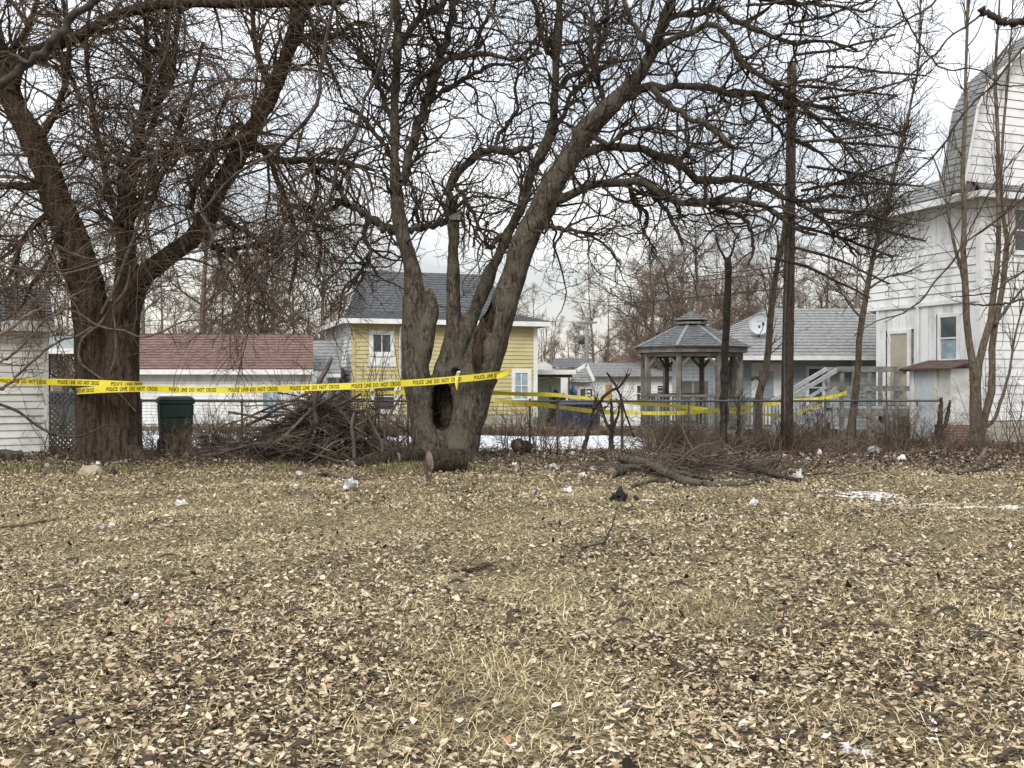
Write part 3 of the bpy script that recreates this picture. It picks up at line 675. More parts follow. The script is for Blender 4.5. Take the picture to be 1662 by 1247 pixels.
# ------------------------------------------------------------------ yellow house
yh = empty('yellow_house', (-6.475, 40.0, -0.35), R(18), 'yellow house with one white side wall and steep grey roof', 'house')
YW, YD, YE = 7.9, 8.0, 4.28
MB().span((0.03, 0.03, 0), (YW, YD, YE)).build('wall', M['yellow'], yh)
yw = [(0.85, 1.55, 3.05, 3.75), (4.0, 4.6, 3.0, 3.75), (6.95, 7.5, 1.1, 2.2), (0.9, 1.7, 0.7, 1.75)]
siding(yh, 'front', YD, 0, YW, 0.45, YE, 0.17, [(a - .12, b + .12, c - .1, d + .1) for a, b, c, d in yw], M['yellow'], thick=0.03)
siding(yh, 'left', YW, 0, YD, 0.45, YE, 0.17, [], M['white'], thick=0.03)
siding(yh, 'right', YW, 0, YD, 0.45, YE, 0.17, [], M['yellow'], thick=0.03)
for k, (a, b, c, d) in enumerate(yw):
    window(yh, 'front', YD, a, c, b - a, d - c, M['trim'], M['glass'] if k == 0 else (M['glass_blue'] if k == 2 else M['glass']), sash=(k > 0), mull=(k in (0, 2)), fw=0.17)
MB().span((0.62, -0.045, 2.45), (1.78, 0.0, 2.84)).build('sill_panel', M['trim'], yh)
MB().span((3.75, -0.045, 2.2), (4.85, 0.0, 2.80)).build('sill_panel', M['trim'], yh)
MB().span((-0.05, -0.05, 0.3), (0.11, 0.0, YE)).build('corner_board', M['yellow'], yh)
MB().span((YW - 0.13, -0.05, 0.3), (YW + 0.05, 0.0, YE)).build('corner_board', M['trim'], yh)
MB().span((2.55, -0.06, 0.3), (2.68, 0.0, YE)).build('corner_board', M['yellow'], yh)
MB().span((0.0, -0.02, -0.2), (YW, 0.02, 0.44)).build('foundation', M['block'], yh)
Tubes().add([(2.05, -0.4, YE - 0.02), (1.95, -0.1, YE - 0.3), (1.95, -0.1, 0.5)], [0.045] * 3, 8).build('downspout', M['trim'], yh)
ov = 0.45
def ring(o_, z): return [(-o_, -o_, z), (YW + o_, -o_, z), (YW + o_, YD + o_, z), (-o_, YD + o_, z)]
r0, r1 = ring(ov, YE + 0.1), ring(-0.7, YE + 0.45)
ridge = [(1.15, 4.0, YE + 2.5), (6.75, 4.0, YE + 2.5)]
for i in range(4):
    j = (i + 1) % 4
    roof_slope(yh, r0[i], r0[j], r1[j], r1[i], 6, M['shingle_house'], 'roof_skirt')
    up = {0: (ridge[1], ridge[0]), 1: (ridge[1], ridge[1]), 2: (ridge[0], ridge[1]), 3: (ridge[0], ridge[0])}[i]
    roof_slope(yh, r1[i], r1[j], up[0], up[1], 16, M['shingle_house'], 'roof')
MB().span((-ov, -ov - 0.05, YE - 0.1), (YW + ov, -ov, YE + 0.1)).build('gutter', M['trim'], yh)
MB().span((-ov - 0.05, -ov - 0.05, YE - 0.1), (-ov - .001, YD + ov, YE + 0.1)).build('gutter', M['trim'], yh)
MB().span((YW + ov + .001, -ov - 0.05, YE - 0.1), (YW + ov + 0.05, YD + ov, YE + 0.1)).build('gutter', M['trim'], yh)
MB().span((-ov, -ov, YE - 0.02), (YW + ov, YD + ov, YE + 0.05)).build('soffit', M['soffit'], yh)

# ------------------------------------------------------------------ long white garage with red-brown roof
gr = empty('long_garage', (X_(203, 36), 36.0, -0.25), R(0), 'long low white garage with red-brown shingled roof behind the dark tree', 'garage')
GWd = X_(507, 36) - X_(203, 36); GE = 2.12
MB().span((0.02, 0.02, 0), (GWd, 5, GE)).build('wall', M['white'], gr)
siding(gr, 'front', 5, 0, GWd, 0.2, GE, 0.115, [(5.0, 5.75, 0.6, 1.45)], M['white'])
window(gr, 'front', 5, 5.05, 0.68, 0.65, 0.7, M['trim'], M['glass_blue'], sash=False, mull=True)
roof_slope(gr, (-0.3, -0.35, GE + 0.06), (GWd + 0.1, -0.35, GE + 0.06), (GWd - 0.5, 2.6, GE + 1.42), (-0.3, 2.6, GE + 1.42), 13, M['shingle_red'], 'roof')
MB().span((-0.3, 2.58, GE + 1.42), (GWd - 0.5, 2.74, GE + 1.5)).build('ridge_cap', M['shingle_red'], gr)
MB().span((-0.3, -0.39, GE - 0.12), (GWd + 0.1, -0.34, GE + 0.06)).build('fascia', M['trim'], gr)
MB().span((-0.3, -0.339, GE - 0.12), (GWd + 0.1, 0.0, GE - 0.08)).build('soffit', M['soffit'], gr)
# grey shed between garage and yellow house
gs = empty('grey_shed', (X_(490, 39), 39.0, -0.3), R(4), 'small grey-green shed between the red-roofed garage and yellow house', 'shed')
MB().span((0, 0, 0), (1.35, 3, 2.4)).build('wall', M['blue'], gs)
roof_slope(gs, (-0.2, -0.3, 2.1), (1.55, -0.3, 2.1), (1.45, 1.6, 3.45), (0.2, 1.6, 3.45), 10, M['shingle'], 'roof')
MB().span((-0.2, -0.34, 1.95), (1.55, -0.29, 2.1)).build('fascia', M['trim'], gs)

# ------------------------------------------------------------------ near shed on the left
sh = empty('near_shed', (X_(77, 19.2) - 4.0 * math.cos(R(27)), 19.2 - 4.0 * math.sin(R(27)), 0), R(27), 'white lap-sided shed with weathered boards at the left edge', 'shed')
SZ = Z_(533, 19.2)
MB().span((0, 0.004, -0.1), (3.97, 4, SZ)).build('wall', M['wood_grey'], sh)  # darkened core stands in for shade in the gaps between planks
siding(sh, 'front', 4, 0, 3.93, 0.02, SZ - 0.02, 0.138, [], M['white_old'], parts=True, thick=0.032)
siding(sh, 'right', 3.97, 0, 4, 0.02, SZ - 0.02, 0.138, [], M['white_old'], thick=0.02)
MB().span((3.93, -0.04, 0.0), (4.02, 0.0, SZ)).span((3.975, 0.001, 0), (4.02, 0.08, SZ)).build('corner_board', M['trim'], sh)
roof_slope(sh, (-0.2, -0.22, SZ + 0.10), (4.10, -0.22, SZ + 0.10), (4.10, 2.1, SZ + 0.95), (-0.2, 2.1, SZ + 0.95), 12, M['shingle_dark'], 'roof')
MB().span((-0.2, -0.26, SZ - 0.07), (4.12, -0.21, SZ + 0.13)).build('fascia', M['trim'], sh)
MB().span((-0.2, -0.209, SZ - 0.06), (4.12, -0.001, SZ - 0.02)).build('soffit', M['trim'], sh)
# bluish carport roof and lattice behind it
cp = empty('carport', (X_(66, 24.5), 24.5, 0), 0, 'low carport with blue-grey roof edge between the near shed and dark tree', 'carport')
zc = Z_(562, 24.5)
MB().span((0, 0, zc - 0.06), (1.0, 3, zc + 0.24)).build('roof_edge', M['blue'], cp)
MB().span((0, -0.03, zc - 0.19), (1.0, 0.0, zc - 0.06)).build('fascia', M['trim'], cp)
for x in (0.05, 0.95): MB().span((x - 0.05, 0.2, 0), (x + 0.05, 0.3, zc - 0.07)).build('post', M['dark'], cp)
lt = empty('lattice_panel', (X_(76, 21.3), 21.3, 0), 0, 'grey diamond lattice panel between the near shed and dark tree', 'lattice')
def lattice():
    W_, z0, z1 = 0.82, 0.02, Z_(637, 21.3)
    sp = 0.115; H_ = z1 - z0
    for d, yo in ((1, 0.0), (-1, 0.013)):
        k = -int(H_ / sp) - 1
        while k * sp < W_ + H_:
            c = k * sp
            # line x = c + d*(z-z0) (d=1) or x = c - (z - z0) + ... clipped to the panel
            pts = []
            for z in (0, H_):
                x = c + z if d > 0 else c + H_ - z
                pts.append((x, z))
            (xa, za), (xb, zb) = pts
            t0, t1 = 0.0, 1.0; dx = xb - xa
            if dx > 0: t0 = max(t0, (0 - xa) / dx); t1 = min(t1, (W_ - xa) / dx)
            else: t0 = max(t0, (W_ - xa) / dx); t1 = min(t1, (0 - xa) / dx)
            if t1 - t0 > 0.06:
                f_ = lambda t: (xa + dx * t, yo, z0 + za + (zb - za) * t)
                MB().bar(f_(t0), f_(t1), 0.011, 0.038).build('slat', M['wood_painted'], lt)
            k += 1
    for a, b in (((0, -0.012, z0), (W_, -0.012, z0)), ((0, -0.012, z1), (W_, -0.012, z1))): MB().bar(a, b, 0.02, 0.05).build('frame', M['wood_painted'], lt)
    MB().span((0.0, 0.03, z1 - 0.28), (W_, 0.05, z1 + 0.0)).build('backing_board', M['wood_grey'], lt)
lattice()
o = MB().span((0, 0, 0), (0.6, 0.03, 0.55)).span((0.02, -0.03, 0.5), (0.58, 0.0, 0.55)).build('plywood_sheet', M['stone'], None)
o.location = (X_(93, 22.2), 22.2, 0.62); setp(o, 'tan plywood sheet behind the diamond lattice panel', 'board')

# ------------------------------------------------------------------ white bungalow, carport and roofs in the middle distance
wb = empty('white_bungalow', (X_(926, 50), 50.0, -0.85), R(0), 'low white bungalow with grey roof between yellow house and gazebo', 'house')
WZ = Z_(612, 50) + 0.85; k50 = 50 / F
u = lambda px: (px - 926) * k50
MB().span((u(958), 1.0, 0), (u(1098), 6, WZ)).build('wall', M['white'], wb)
siding(wb, 'front', 6, u(958), u(1098), 0.3, WZ, 0.19, [(u(986) - .05, u(996) + .05, 1.2, 2.1), (u(1038), u(1043), 1.3, 2.1)], M['white']).location = (0, 1.0, 0)
roof_slope(wb, (u(955), 0.6, WZ), (u(1102), 0.6, WZ), (u(1096), 3.6, WZ + 0.75), (u(950), 3.6, WZ + 0.75), 9, M['shingle'], 'roof')
MB().span((0, 0, 0), (u(958), 3.0, WZ - 0.25)).build('wing_wall', M['white'], wb)
siding(wb, 'front', 6, 0, u(958), 0.3, WZ - 0.25, 0.19, [(u(942), u(950), 1.2, 1.95)], M['white'], name='wing_siding')
roof_slope(wb, (u(924), -0.3, WZ - 0.3), (u(961), -0.3, WZ - 0.3), (u(952), 1.0, WZ + 0.45), (u(936), 1.0, WZ + 0.45), 6, M['shingle'], 'wing_roof')
rkb = MB(); rkb.bar((u(936), -0.36, WZ + 0.35), (u(951), -0.36, WZ + 0.62), 0.05, 0.16); rkb.bar((u(951), -0.36, WZ + 0.62), (u(963), -0.36, WZ - 0.2), 0.05, 0.16); rkb.build('rake_board', M['trim'], wb)
window(wb, 'front', 6, u(942), 1.2, 0.6, 0.75, M['trim'], M['glass'], sash=False, mull=True, fw=0.05)
b2 = MB().span((u(986), 0.93, 1.2), (u(996), 0.99, 2.15)).build('boarded_window', M['brown_board'], wb)
window(wb, 'front', 6, u(1038), 1.3, 0.3, 0.8, M['trim'], M['glass'], fw=0.05).location = (0, 1.0, 0)
window(wb, 'front', 6, u(1072), 1.3, 0.3, 0.8, M['trim'], M['glass'], fw=0.05).location = (0, 1.0, 0)
mc = empty('mint_carport', (X_(874, 46), 46.0, -0.8), 0, 'pale mint carport with flat white roof right of the yellow house', 'carport')
v = lambda px: (px - 874) * 46 / F
cz = Z_(608, 46) + 0.8
MB().span((v(858), 0, cz + 0.0), (v(935), 4, cz + 0.22)).build('roof', M['trim'], mc)
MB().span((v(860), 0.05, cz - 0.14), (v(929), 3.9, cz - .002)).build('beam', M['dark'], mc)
MB().span((v(860), 3.4, 0), (v(916), 3.6, cz - 0.15)).build('back_wall', M['mint'], mc)
for px in (893, 924): MB().span((v(px) - 0.05, 0.1, 0), (v(px) + 0.05, 0.2, cz - 0.15)).build('post', M['galv'], mc)
fr_ = empty('far_grey_house', (X_(903, 66), 66.0, -0.9), 0, 'far house with long grey roof above the mint carport', 'house')
MB().span((0, 0, 0), (2.4, 4, Z_(598, 66) + 0.9)).build('wall', M['white'], fr_)
zf = Z_(597, 66) + 0.9
roof_slope(fr_, (-0.3, -0.3, zf), (2.6, -0.3, zf), (2.5, 2, zf + 0.65), (-0.1, 2, zf + 0.65), 6, M['shingle_dark'], 'roof')
MB().prism([(-1.6, 0, zf - 0.4), (-0.2, 0, zf - 0.4), (-0.2, 0, zf + 0.1), (-0.8, 0, zf + 0.42), (-1.6, 0, zf + 0.1)], (0, 3, 0)).build('gable', M['trim'], fr_)
ch = empty('chimney_house', (X_(960, 75), 75.0, -0.9), 0, 'far low house with brown roof and red brick chimney', 'house')
zf2 = Z_(592, 75) + 0.9
MB().span((0, 0, 0), (4.6, 4, zf2)).build('wall', M['white'], ch)
roof_slope(ch, (1.1, -0.3, zf2), (4.9, -0.3, zf2), (4.2, 2, zf2 + 0.75), (2.2, 2, zf2 + 0.75), 6, M['shingle_red'], 'roof')
MB().span((1.05, 0.3, zf2 - 0.4), (1.38, 0.7, zf2 + 0.85)).span((1.0, 0.25, zf2 + 0.85), (1.43, 0.75, zf2 + 0.93)).build('chimney', M['brick'], ch)
MB().prism([(-0.2, 0.5, zf2 - 0.4), (1.3, 0.5, zf2 - 0.4), (1.3, 0.5, zf2 + 0.3), (0.4, 0.5, zf2 + 0.85), (-0.2, 0.5, zf2 + 0.3)], (0, 2, 0)).build('gable', M['white'], ch)
o = MB().span((0, 0, 0), (1.2, 1.8, 0.75)).span((-0.04, -0.04, 0.75), (1.24, 1.84, 0.83)).build('covered_trailer', M['navy'], None, bevel=0.03)
o.location = (X_(912, 31), 31, -0.02); setp(o, 'low navy covered trailer beyond the fence in front of the mint carport', 'trailer')
o = lathe([(0.0, 0), (0.18, 0), (0.20, 0.5), (0.15, 0.72), (0.08, 0.82), (0.09, 1.0), (0.0, 1.04)], 12, 'water_barrel', M['bluep']); o.scale = (0.9, 0.9, 0.5); o.location = (X_(931, 48), 48, Z_(643, 48)); setp(o, 'small upright blue barrel with narrow neck by the bungalow wing', 'barrel')

# ------------------------------------------------------------------ chain-link fence
FY = 20.5
def fence():
    r = empty('chain_link_fence', (0, FY, 0), 0, 'low chain-link fence with dark top rail behind the trees', 'fence')
    x0, x1, H = X_(228, FY), X_(1529, FY), 1.12
    Tubes().add([(x0, 0, H), ((x0 + x1) / 2, 0, H - 0.015), (x1, 0, H)], [0.024] * 3, 8).build('top_rail', M['galv'], r)
    for px in (228, 300, 392, 560, 662, 860, 905, 1010, 1118, 1225, 1340, 1440, 1529):
        x = X_(px, FY); tall = px in (1010, 1529)
        Tubes().add([(x, 0.03, -0.1), (x, 0.03, H + 0.04)], [0.032 if tall else 0.024] * 2, 8, cap=True).build('post', M['galv'], r)
    t = Tubes(); s = 0.10
    n = int((x1 - x0) / s)
    zb = 0.05; hh = H - zb - 0.02; m_ = int(hh / (s / 2))
    zz = zb + np.arange(m_ + 1) * (s / 2)
    P_ = np.zeros((n * 2, m_ + 1, 3))
    for q in range(2):
        off = ((np.arange(m_ + 1) + q) % 2) * (s / 2)
        for i in range(n):
            P_[i * 2 + q, :, 0] = x0 + i * s + off; P_[i * 2 + q, :, 1] = 0.012 * (q * 2 - 1) * 0.4; P_[i * 2 + q, :, 2] = zz
    t.add(P_, np.full(P_.shape[:2], 0.0019), 3)
    o = t.build('wire_mesh', M['wire'], r); o['kind'] = 'stuff'
fence()

# ------------------------------------------------------------------ utility poles
up_ = empty('utility_pole', (X_(1280, 20.0), 20.0, 0), 0, 'tall dark weathered utility pole rising through the tree branches', 'utility pole')
zt = Z_(102, 20.0)
pp = np.array([(X_(1276, 20) - X_(1280, 20), 0, -0.2), (-0.02, 0, 2.0), (0.02, 0, 4.5), (0.06, 0, zt)])
Tubes().add(pp, [0.125, 0.117, 0.105, 0.092], 18, cap=True).build('shaft', M['bark_pole'], up_)
Tubes().add([(0.06, 0, zt - 0.35), (0.062, 0, zt - 0.29)], [0.104, 0.104], 18).build('band', M['galv'], up_)
Tubes().add([(-0.1, -0.1, 0.0), (-0.11, -0.1, 2.5), (-0.04, -0.095, 4.4)], [0.018] * 3, 6).build('conduit', M['galv'], up_)
fp_ = empty('utility_pole', (X_(952, 62), 62, -0.8), 0, 'far pale utility pole behind the white bungalow', 'utility pole')
Tubes().add([(0, 0, 0), (0, 0, Z_(518, 62) + 0.8)], [0.17, 0.13], 10, cap=True).build('shaft', M['wood_grey'], fp_)
MB().box((0, -0.1, Z_(524, 62) + 0.8), (1.3, 0.1, 0.12)).build('crossarm', M['wood_grey'], fp_)
lat = lathe([(0.0, 0), (0.18, 0.05), (0.2, 0.5), (0.1, 0.6), (0, 0.6)], 10, 'transformer', M['galv'], fp_); lat.location = (-0.3, 0, Z_(560, 62) + 0.8)

for k, (ya, yb_) in enumerate(((436, 452), (446, 462), (478, 488))):
    pa, pb = P(952, 522 + 0 * k, 61.8), P(1276, yb_ - 20, 20.0)
    a_ = P(1020 - 60 * k, ya, 50); mid_ = (a_ + pb) / 2 - Vector((0, 0, 0.35))
    o = Tubes().add(resample(np.array([tuple(P(870, ya - 14, 70)), tuple(a_), tuple(mid_), tuple(pb)]), np.full(4, 0.011), 24)[0], np.full(24, 0.011), 4).build('utility_wire', M['rubber'])
    setp(o, ('upper', 'middle', 'lowest')[k] + ' of the thin wires running left from the tall utility pole', 'wire', 'wires from the utility pole')

# ------------------------------------------------------------------ tree growing
def limb(spec, Y0, Y1=None, K=28, wob=0.0, rng=RNG):
    """spec: [(px,py,width px)] -> world polyline and radii, depth running from Y0 to Y1"""
    Y1 = Y0 if Y1 is None else Y1; n = len(spec)
    pts, rad = [], []
    for i, (px, py, wd) in enumerate(spec):
        Y = Y0 + (Y1 - Y0) * i / (n - 1)
        pts.append(P(px, py, Y)); rad.append(wd / 2 * Y / F)
    p, r = resample(pts, rad, K)
    if wob: p = p + np.cumsum(rng.normal(0, wob, p.shape), 0) * np.array([0.3, 1, 0.3])
    return p, r

def grow(starts, dirs, lens, r0, r1, K, crook, trop, rng, bend=None):
    """grow N crooked shoots of K points at once"""
    n = len(starts); pts = np.empty((n, K, 3)); pts[:, 0] = starts
    d = nrm(dirs.copy()); step = (lens / (K - 1))[:, None]
    for k in range(1, K):
        pts[:, k] = pts[:, k - 1] + d * step
        t = np.asarray(trop, float) if np.ndim(trop) == 1 else trop
        dd = d + rng.normal(0, crook, (n, 3)) + t
        if bend is not None: dd = dd + bend * (k / K)
        d = nrm(dd)
    s = np.linspace(0, 1, K)[None]
    rad = r0[:, None] * (1 - s) + r1[:, None] * s
    return pts, rad

def spawn(pp, pr, count, t0, t1, a0, a1, l0, l1, rk, rmin, rmax, rtip, K, crook, trop, rng, bend=None, lbias=0.5, weight=None, flat=1.0):
    """side shoots of the parents pp (n,Kp,3)"""
    n, Kp, _ = pp.shape
    ln = np.linalg.norm(np.diff(pp, axis=1), axis=2).sum(1)
    wgt = ln if weight is None else ln * weight
    i = rng.choice(n, count, p=wgt / wgt.sum())
    t = t0 + (t1 - t0) * rng.random(count)
    f = t * (Kp - 1); k = np.clip(f.astype(int), 0, Kp - 2); fr = (f - k)[:, None]
    p = pp[i, k] * (1 - fr) + pp[i, k + 1] * fr
    tan = nrm(pp[i, k + 1] - pp[i, k]); r = pr[i, k] * (1 - fr[:, 0]) + pr[i, k + 1] * fr[:, 0]
    rv = rng.normal(0, 1, (count, 3)); rv[:, 1] *= flat
    pe = nrm(rv - (rv * tan).sum(1, keepdims=True) * tan)
    a = np.radians(rng.uniform(a0, a1, count))[:, None]
    d = tan * np.cos(a) + pe * np.sin(a)
    L = rng.uniform(l0, l1, count) * (1 - lbias * t)
    rr = np.clip(r * rk, rmin, rmax)
    return grow(p, d, L, rr, np.minimum(rr, np.full(count, rtip)), K, crook, trop, rng, bend)

def keep_view(pts, rad, xpad=0.8):
    """drop shoots that stand far outside any view near the photograph's"""
    c = pts.mean(1); X = c[:, 0]; Y = c[:, 1]; Z = c[:, 2]
    ok = (np.abs(X) < 0.55 * Y + xpad) & (Z < 1.55 + 0.42 * Y + 0.8)
    return pts[ok], rad[ok]

def solid(name, stems, m, parent, voxel=0.028, extra=None, sides=14):
    """stems merged into one continuous trunk by a voxel remesh"""
    t = Tubes()
    for p, r in stems: t.add(p, r, sides, cap=True)
    me = t.mesh(name, False); o = bpy.data.objects.new(name, me); C.objects.link(o)
    md = o.modifiers.new('remesh', 'REMESH'); md.mode = 'VOXEL'; md.voxel_size = voxel
    ms = o.modifiers.new('smooth', 'SMOOTH'); ms.factor = 0.5; ms.iterations = 4
    dg = bpy.context.evaluated_depsgraph_get(); ev = o.evaluated_get(dg)
    m2 = bpy.data.meshes.new_from_object(ev); bpy.data.objects.remove(o); bpy.data.meshes.remove(me)
    n = len(m2.vertices); co = np.empty(n * 3, np.float32); no = np.empty(n * 3, np.float32)
    m2.vertices.foreach_get('co', co); m2.vertex_normals.foreach_get('vector', no)
    co = co.reshape(-1, 3).astype(float); no = no.reshape(-1, 3)
    if extra is not None: co = extra(co, no)
    m2.vertices.foreach_set('co', co.astype(np.float32).ravel()); m2.update()
    m2.polygons.foreach_set('use_smooth', np.ones(len(m2.polygons), bool))
    m2.materials.clear(); m2.materials.append(m); m2.name = name
    return link(name, m2, parent)

def ridged(amp, fq, zf, lump=0.02):
    def f(co, no):
        h = np.array([mnoise.fractal(Vector((p[0] * fq, p[1] * fq, p[2] * fq * zf)), 0.8, 2.1, 3) for p in co])
        b = np.array([mnoise.noise(Vector((p[0] * 2.6, p[1] * 2.6, p[2] * 1.9))) for p in co])
        return co + no * (h * amp + b * lump)[:, None]
    return f

def stack(limbs):
    return np.stack([p for p, r in limbs]), np.stack([r for p, r in limbs])

# ------------------------------------------------------------------ dark tree on the left
LY = 18.6
rL = np.random.default_rng(3)
t1 = empty('tree', (0, 0, 0), 0, 'massive dark furrowed tree on the left, thick with arching brown shoots', 'tree')
A_ = [(156, 775, 84), (154, 745, 62), (152, 700, 56), (152, 600, 56), (146, 500, 58), (124, 406, 52), (94, 332, 46), (76, 277, 42), (50, 221, 40), (22, 166, 36), (4, 111, 32), (-14, 30, 26), (-26, -60, 20)]
B_ = [(196, 775, 84), (198, 745, 64), (198, 700, 58), (197, 600, 58), (200, 525, 54), (212, 480, 42), (240, 442, 33), (280, 412, 31), (322, 378, 31), (354, 308, 30), (382, 262, 29), (402, 222, 28), (428, 178, 27), (450, 129, 26), (472, 74, 24), (490, 18, 20), (502, -50, 16)]
Cc_ = [(192, 560, 44), (202, 500, 40), (205, 440, 34), (204, 332, 25), (217, 258, 18), (234, 184, 14), (238, 100, 12), (238, 20, 10), (242, -60, 8)]
roots = [[(140, 735, 30), (118, 752, 20), (100, 766, 10)], [(215, 735, 30), (236, 750, 18), (252, 762, 8)]]
stems1 = [limb(A_, LY, LY - 0.3, 30), limb(B_, LY - 0.1, LY + 0.5, 36), limb(Cc_, LY, LY + 0.3, 26)] + [limb(r_, LY - 0.15, LY - 0.5, 8) for r_ in roots]
stems1[0][0][:, 1] += 0.02
solid('trunk', stems1, M['bark_left'], t1, 0.042, ridged(0.028, 11, 0.14, 0.03))
L1 = [
    ([(22, 150, 22), (37, 100, 20), (70, 80, 19), (129, 63, 18), (166, 37, 17), (221, 18, 17), (295, 7, 16), (369, 9, 15), (480, 7, 13), (560, 3, 11)], LY - 0.3, LY - 0.2),
    ([(400, 228, 18), (384, 234, 16), (350, 236, 15), (313, 244, 13), (250, 255, 11), (190, 262, 8), (130, 250, 5)], LY + .2, LY - 0.6),
    ([(396, 232, 16), (430, 245, 14), (442, 256, 13), (500, 261, 11), (553, 266, 9), (600, 275, 6)], LY + .2, LY + .3),
    ([(402, 214, 13), (385, 205, 12), (370, 225, 10), (350, 245, 8), (338, 290, 5)], LY + .2, LY + 0.7),
    ([(80, 296, 16), (55, 302, 14), (20, 300, 12), (-20, 303, 10), (-60, 290, 8)], LY - .1, LY - 0.4),
    ([(240, 184, 10), (273, 147, 10), (284, 74, 9), (291, 0, 8), (296, -40, 7)], LY + .3, LY),
    ([(216, 260, 12), (250, 200, 10), (262, 120, 9), (270, 40, 8), (280, -30, 6)], LY + .2, LY + .5),
    ([(205, 400, 14), (180, 330, 11), (165, 260, 9), (150, 180, 8), (140, 90, 7), (150, -20, 5)], LY, LY - 0.8),
    ([(206, 380, 13), (232, 320, 11), (262, 290, 9), (285, 230, 8), (310, 150, 7), (330, 70, 5)], LY, LY - 0.7),
    ([(470, 80, 13), (500, 60, 11), (540, 62, 9), (580, 40, 7), (610, 45, 4)], LY + .4, LY),
    ([(345, 330, 12), (370, 360, 10), (400, 375, 8), (430, 400, 6), (440, 440, 3)], LY + .2, LY - .4),
    ([(60, 240, 14), (90, 190, 11), (110, 130, 9), (115, 60, 8), (100, -20, 6)], LY - .2, LY - .6),
    ([(330, 370, 13), (345, 400, 11), (372, 405, 9), (410, 398, 7), (460, 420, 4)], LY + .1, LY + .6),
    ([(100, 340, 14), (60, 360, 11), (25, 400, 8), (-20, 430, 5)], LY - .1, LY - .5),
    ([(0, 100, 14), (40, 60, 10), (60, 10, 8), (70, -40, 6)], LY - .2, LY - .9),
    ([(440, 258, 9), (455, 310, 8), (475, 360, 7), (480, 420, 6), (468, 480, 4)], LY + .3, LY - .2),
    ([(372, 405, 8), (395, 440, 7), (405, 490, 6), (402, 530, 4), (420, 548, 2)], LY + .2, LY - .5),
    ([(500, 262, 8), (515, 300, 7), (505, 350, 6), (520, 400, 5), (510, 450, 3)], LY + .3, LY + .6),
    ([(60, 360, 9), (30, 400, 8), (10, 450, 6), (-20, 500, 4)], LY - .3, LY - .9),
    ([(100, 360, 9), (80, 420, 7), (50, 460, 6), (30, 500, 4), (0, 520, 3)], LY - .4, LY - 1.2),
    ([(250, 255, 9), (255, 310, 8), (240, 360, 6), (250, 410, 4)], LY - .2, LY - .7),
    ([(310, 340, 9), (320, 300, 8), (345, 270, 6), (350, 200, 5), (370, 150, 3)], LY + .1, LY - .8),
    ([(440, 150, 12), (420, 90, 10), (410, 30, 8), (400, -40, 6)], LY + .3, LY - .5),
]
lims1 = []
for sp, ya, yb in L1:
    l = limb(sp, ya, yb, 24, 0.012, rL); lims1.append(l)
    Tubes().add(l[0], l[1], 8).build('limb', M['bark_left'], t1)
full1 = [limb(A_[5:], LY - .1, LY - .3, 24), limb(B_[6:], LY, LY + .5, 24), limb(Cc_[2:], LY, LY + .3, 24)] + lims1
pp, pr = stack(full1)
tw = Tubes()
up = (0, 0, 0.05)
def arch(n, rng): return np.stack([rng.normal(0, 0.05, n), rng.normal(0, 0.05, n), rng.uniform(-0.42, 0.02, n)], 1)
n1 = 720
a, ar = spawn(pp, pr, n1, 0.05, 1, 30, 85, 0.9, 2.3, 0.5, 0.012, 0.030, 0.007, 14, 0.10, (0, 0, 0.03), rL, arch(n1, rL), lbias=0.3)
a, ar = keep_view(a, ar); tw.add(a, ar, 4)
n2 = 4900
b, br = spawn(a, ar, n2, 0.1, 1, 25, 75, 0.4, 1.7, 0.6, 0.006, 0.012, 0.0042, 10, 0.10, (0, 0, 0.015), rL, arch(n2, rL) * 0.8, lbias=0.4)
b, br = keep_view(b, br); tw.add(b, br, 3)
n3 = 6800
c_, cr_ = spawn(b, br, n3, 0.15, 1, 20, 70, 0.15, 0.6, 0.7, 0.0045, 0.0065, 0.0034, 5, 0.10, (0, 0, 0.01), rL, arch(n3, rL) * 0.6, lbias=0.3)
c_, cr_ = keep_view(c_, cr_); tw.add(c_, cr_, 3)
# matted water shoots round the fork and the middle stem
ppm, prm = stack([limb([(196, 545, 40), (203, 440, 30), (204, 332, 25), (217, 258, 18), (234, 184, 14)], LY - .05, LY + .2, 24), limb([(215, 480, 40), (276, 412, 30), (340, 340, 30)], LY - .1, LY + .1, 24), limb([(140, 500, 56), (110, 380, 50), (60, 240, 42)], LY - .1, LY - .2, 24)])
ms_, msr = spawn(ppm, prm, 480, 0, 1, 35, 95, 0.5, 1.6, 0.25, 0.005, 0.009, 0.004, 10, 0.16, (0, -0.02, 0.04), rL, arch(480, rL) * 0.9, lbias=0.1, flat=0.8)
tw.add(ms_, msr, 3)
ms2, msr2 = spawn(ms_, msr, 1100, 0.2, 1, 25, 80, 0.2, 0.7, 0.7, 0.004, 0.006, 0.003, 6, 0.14, (0, 0, 0.0), rL, arch(1100, rL) * 0.8)
tw.add(ms2, msr2, 3)
o = tw.build('crown', M['twig_left'], t1); o['kind'] = 'stuff'

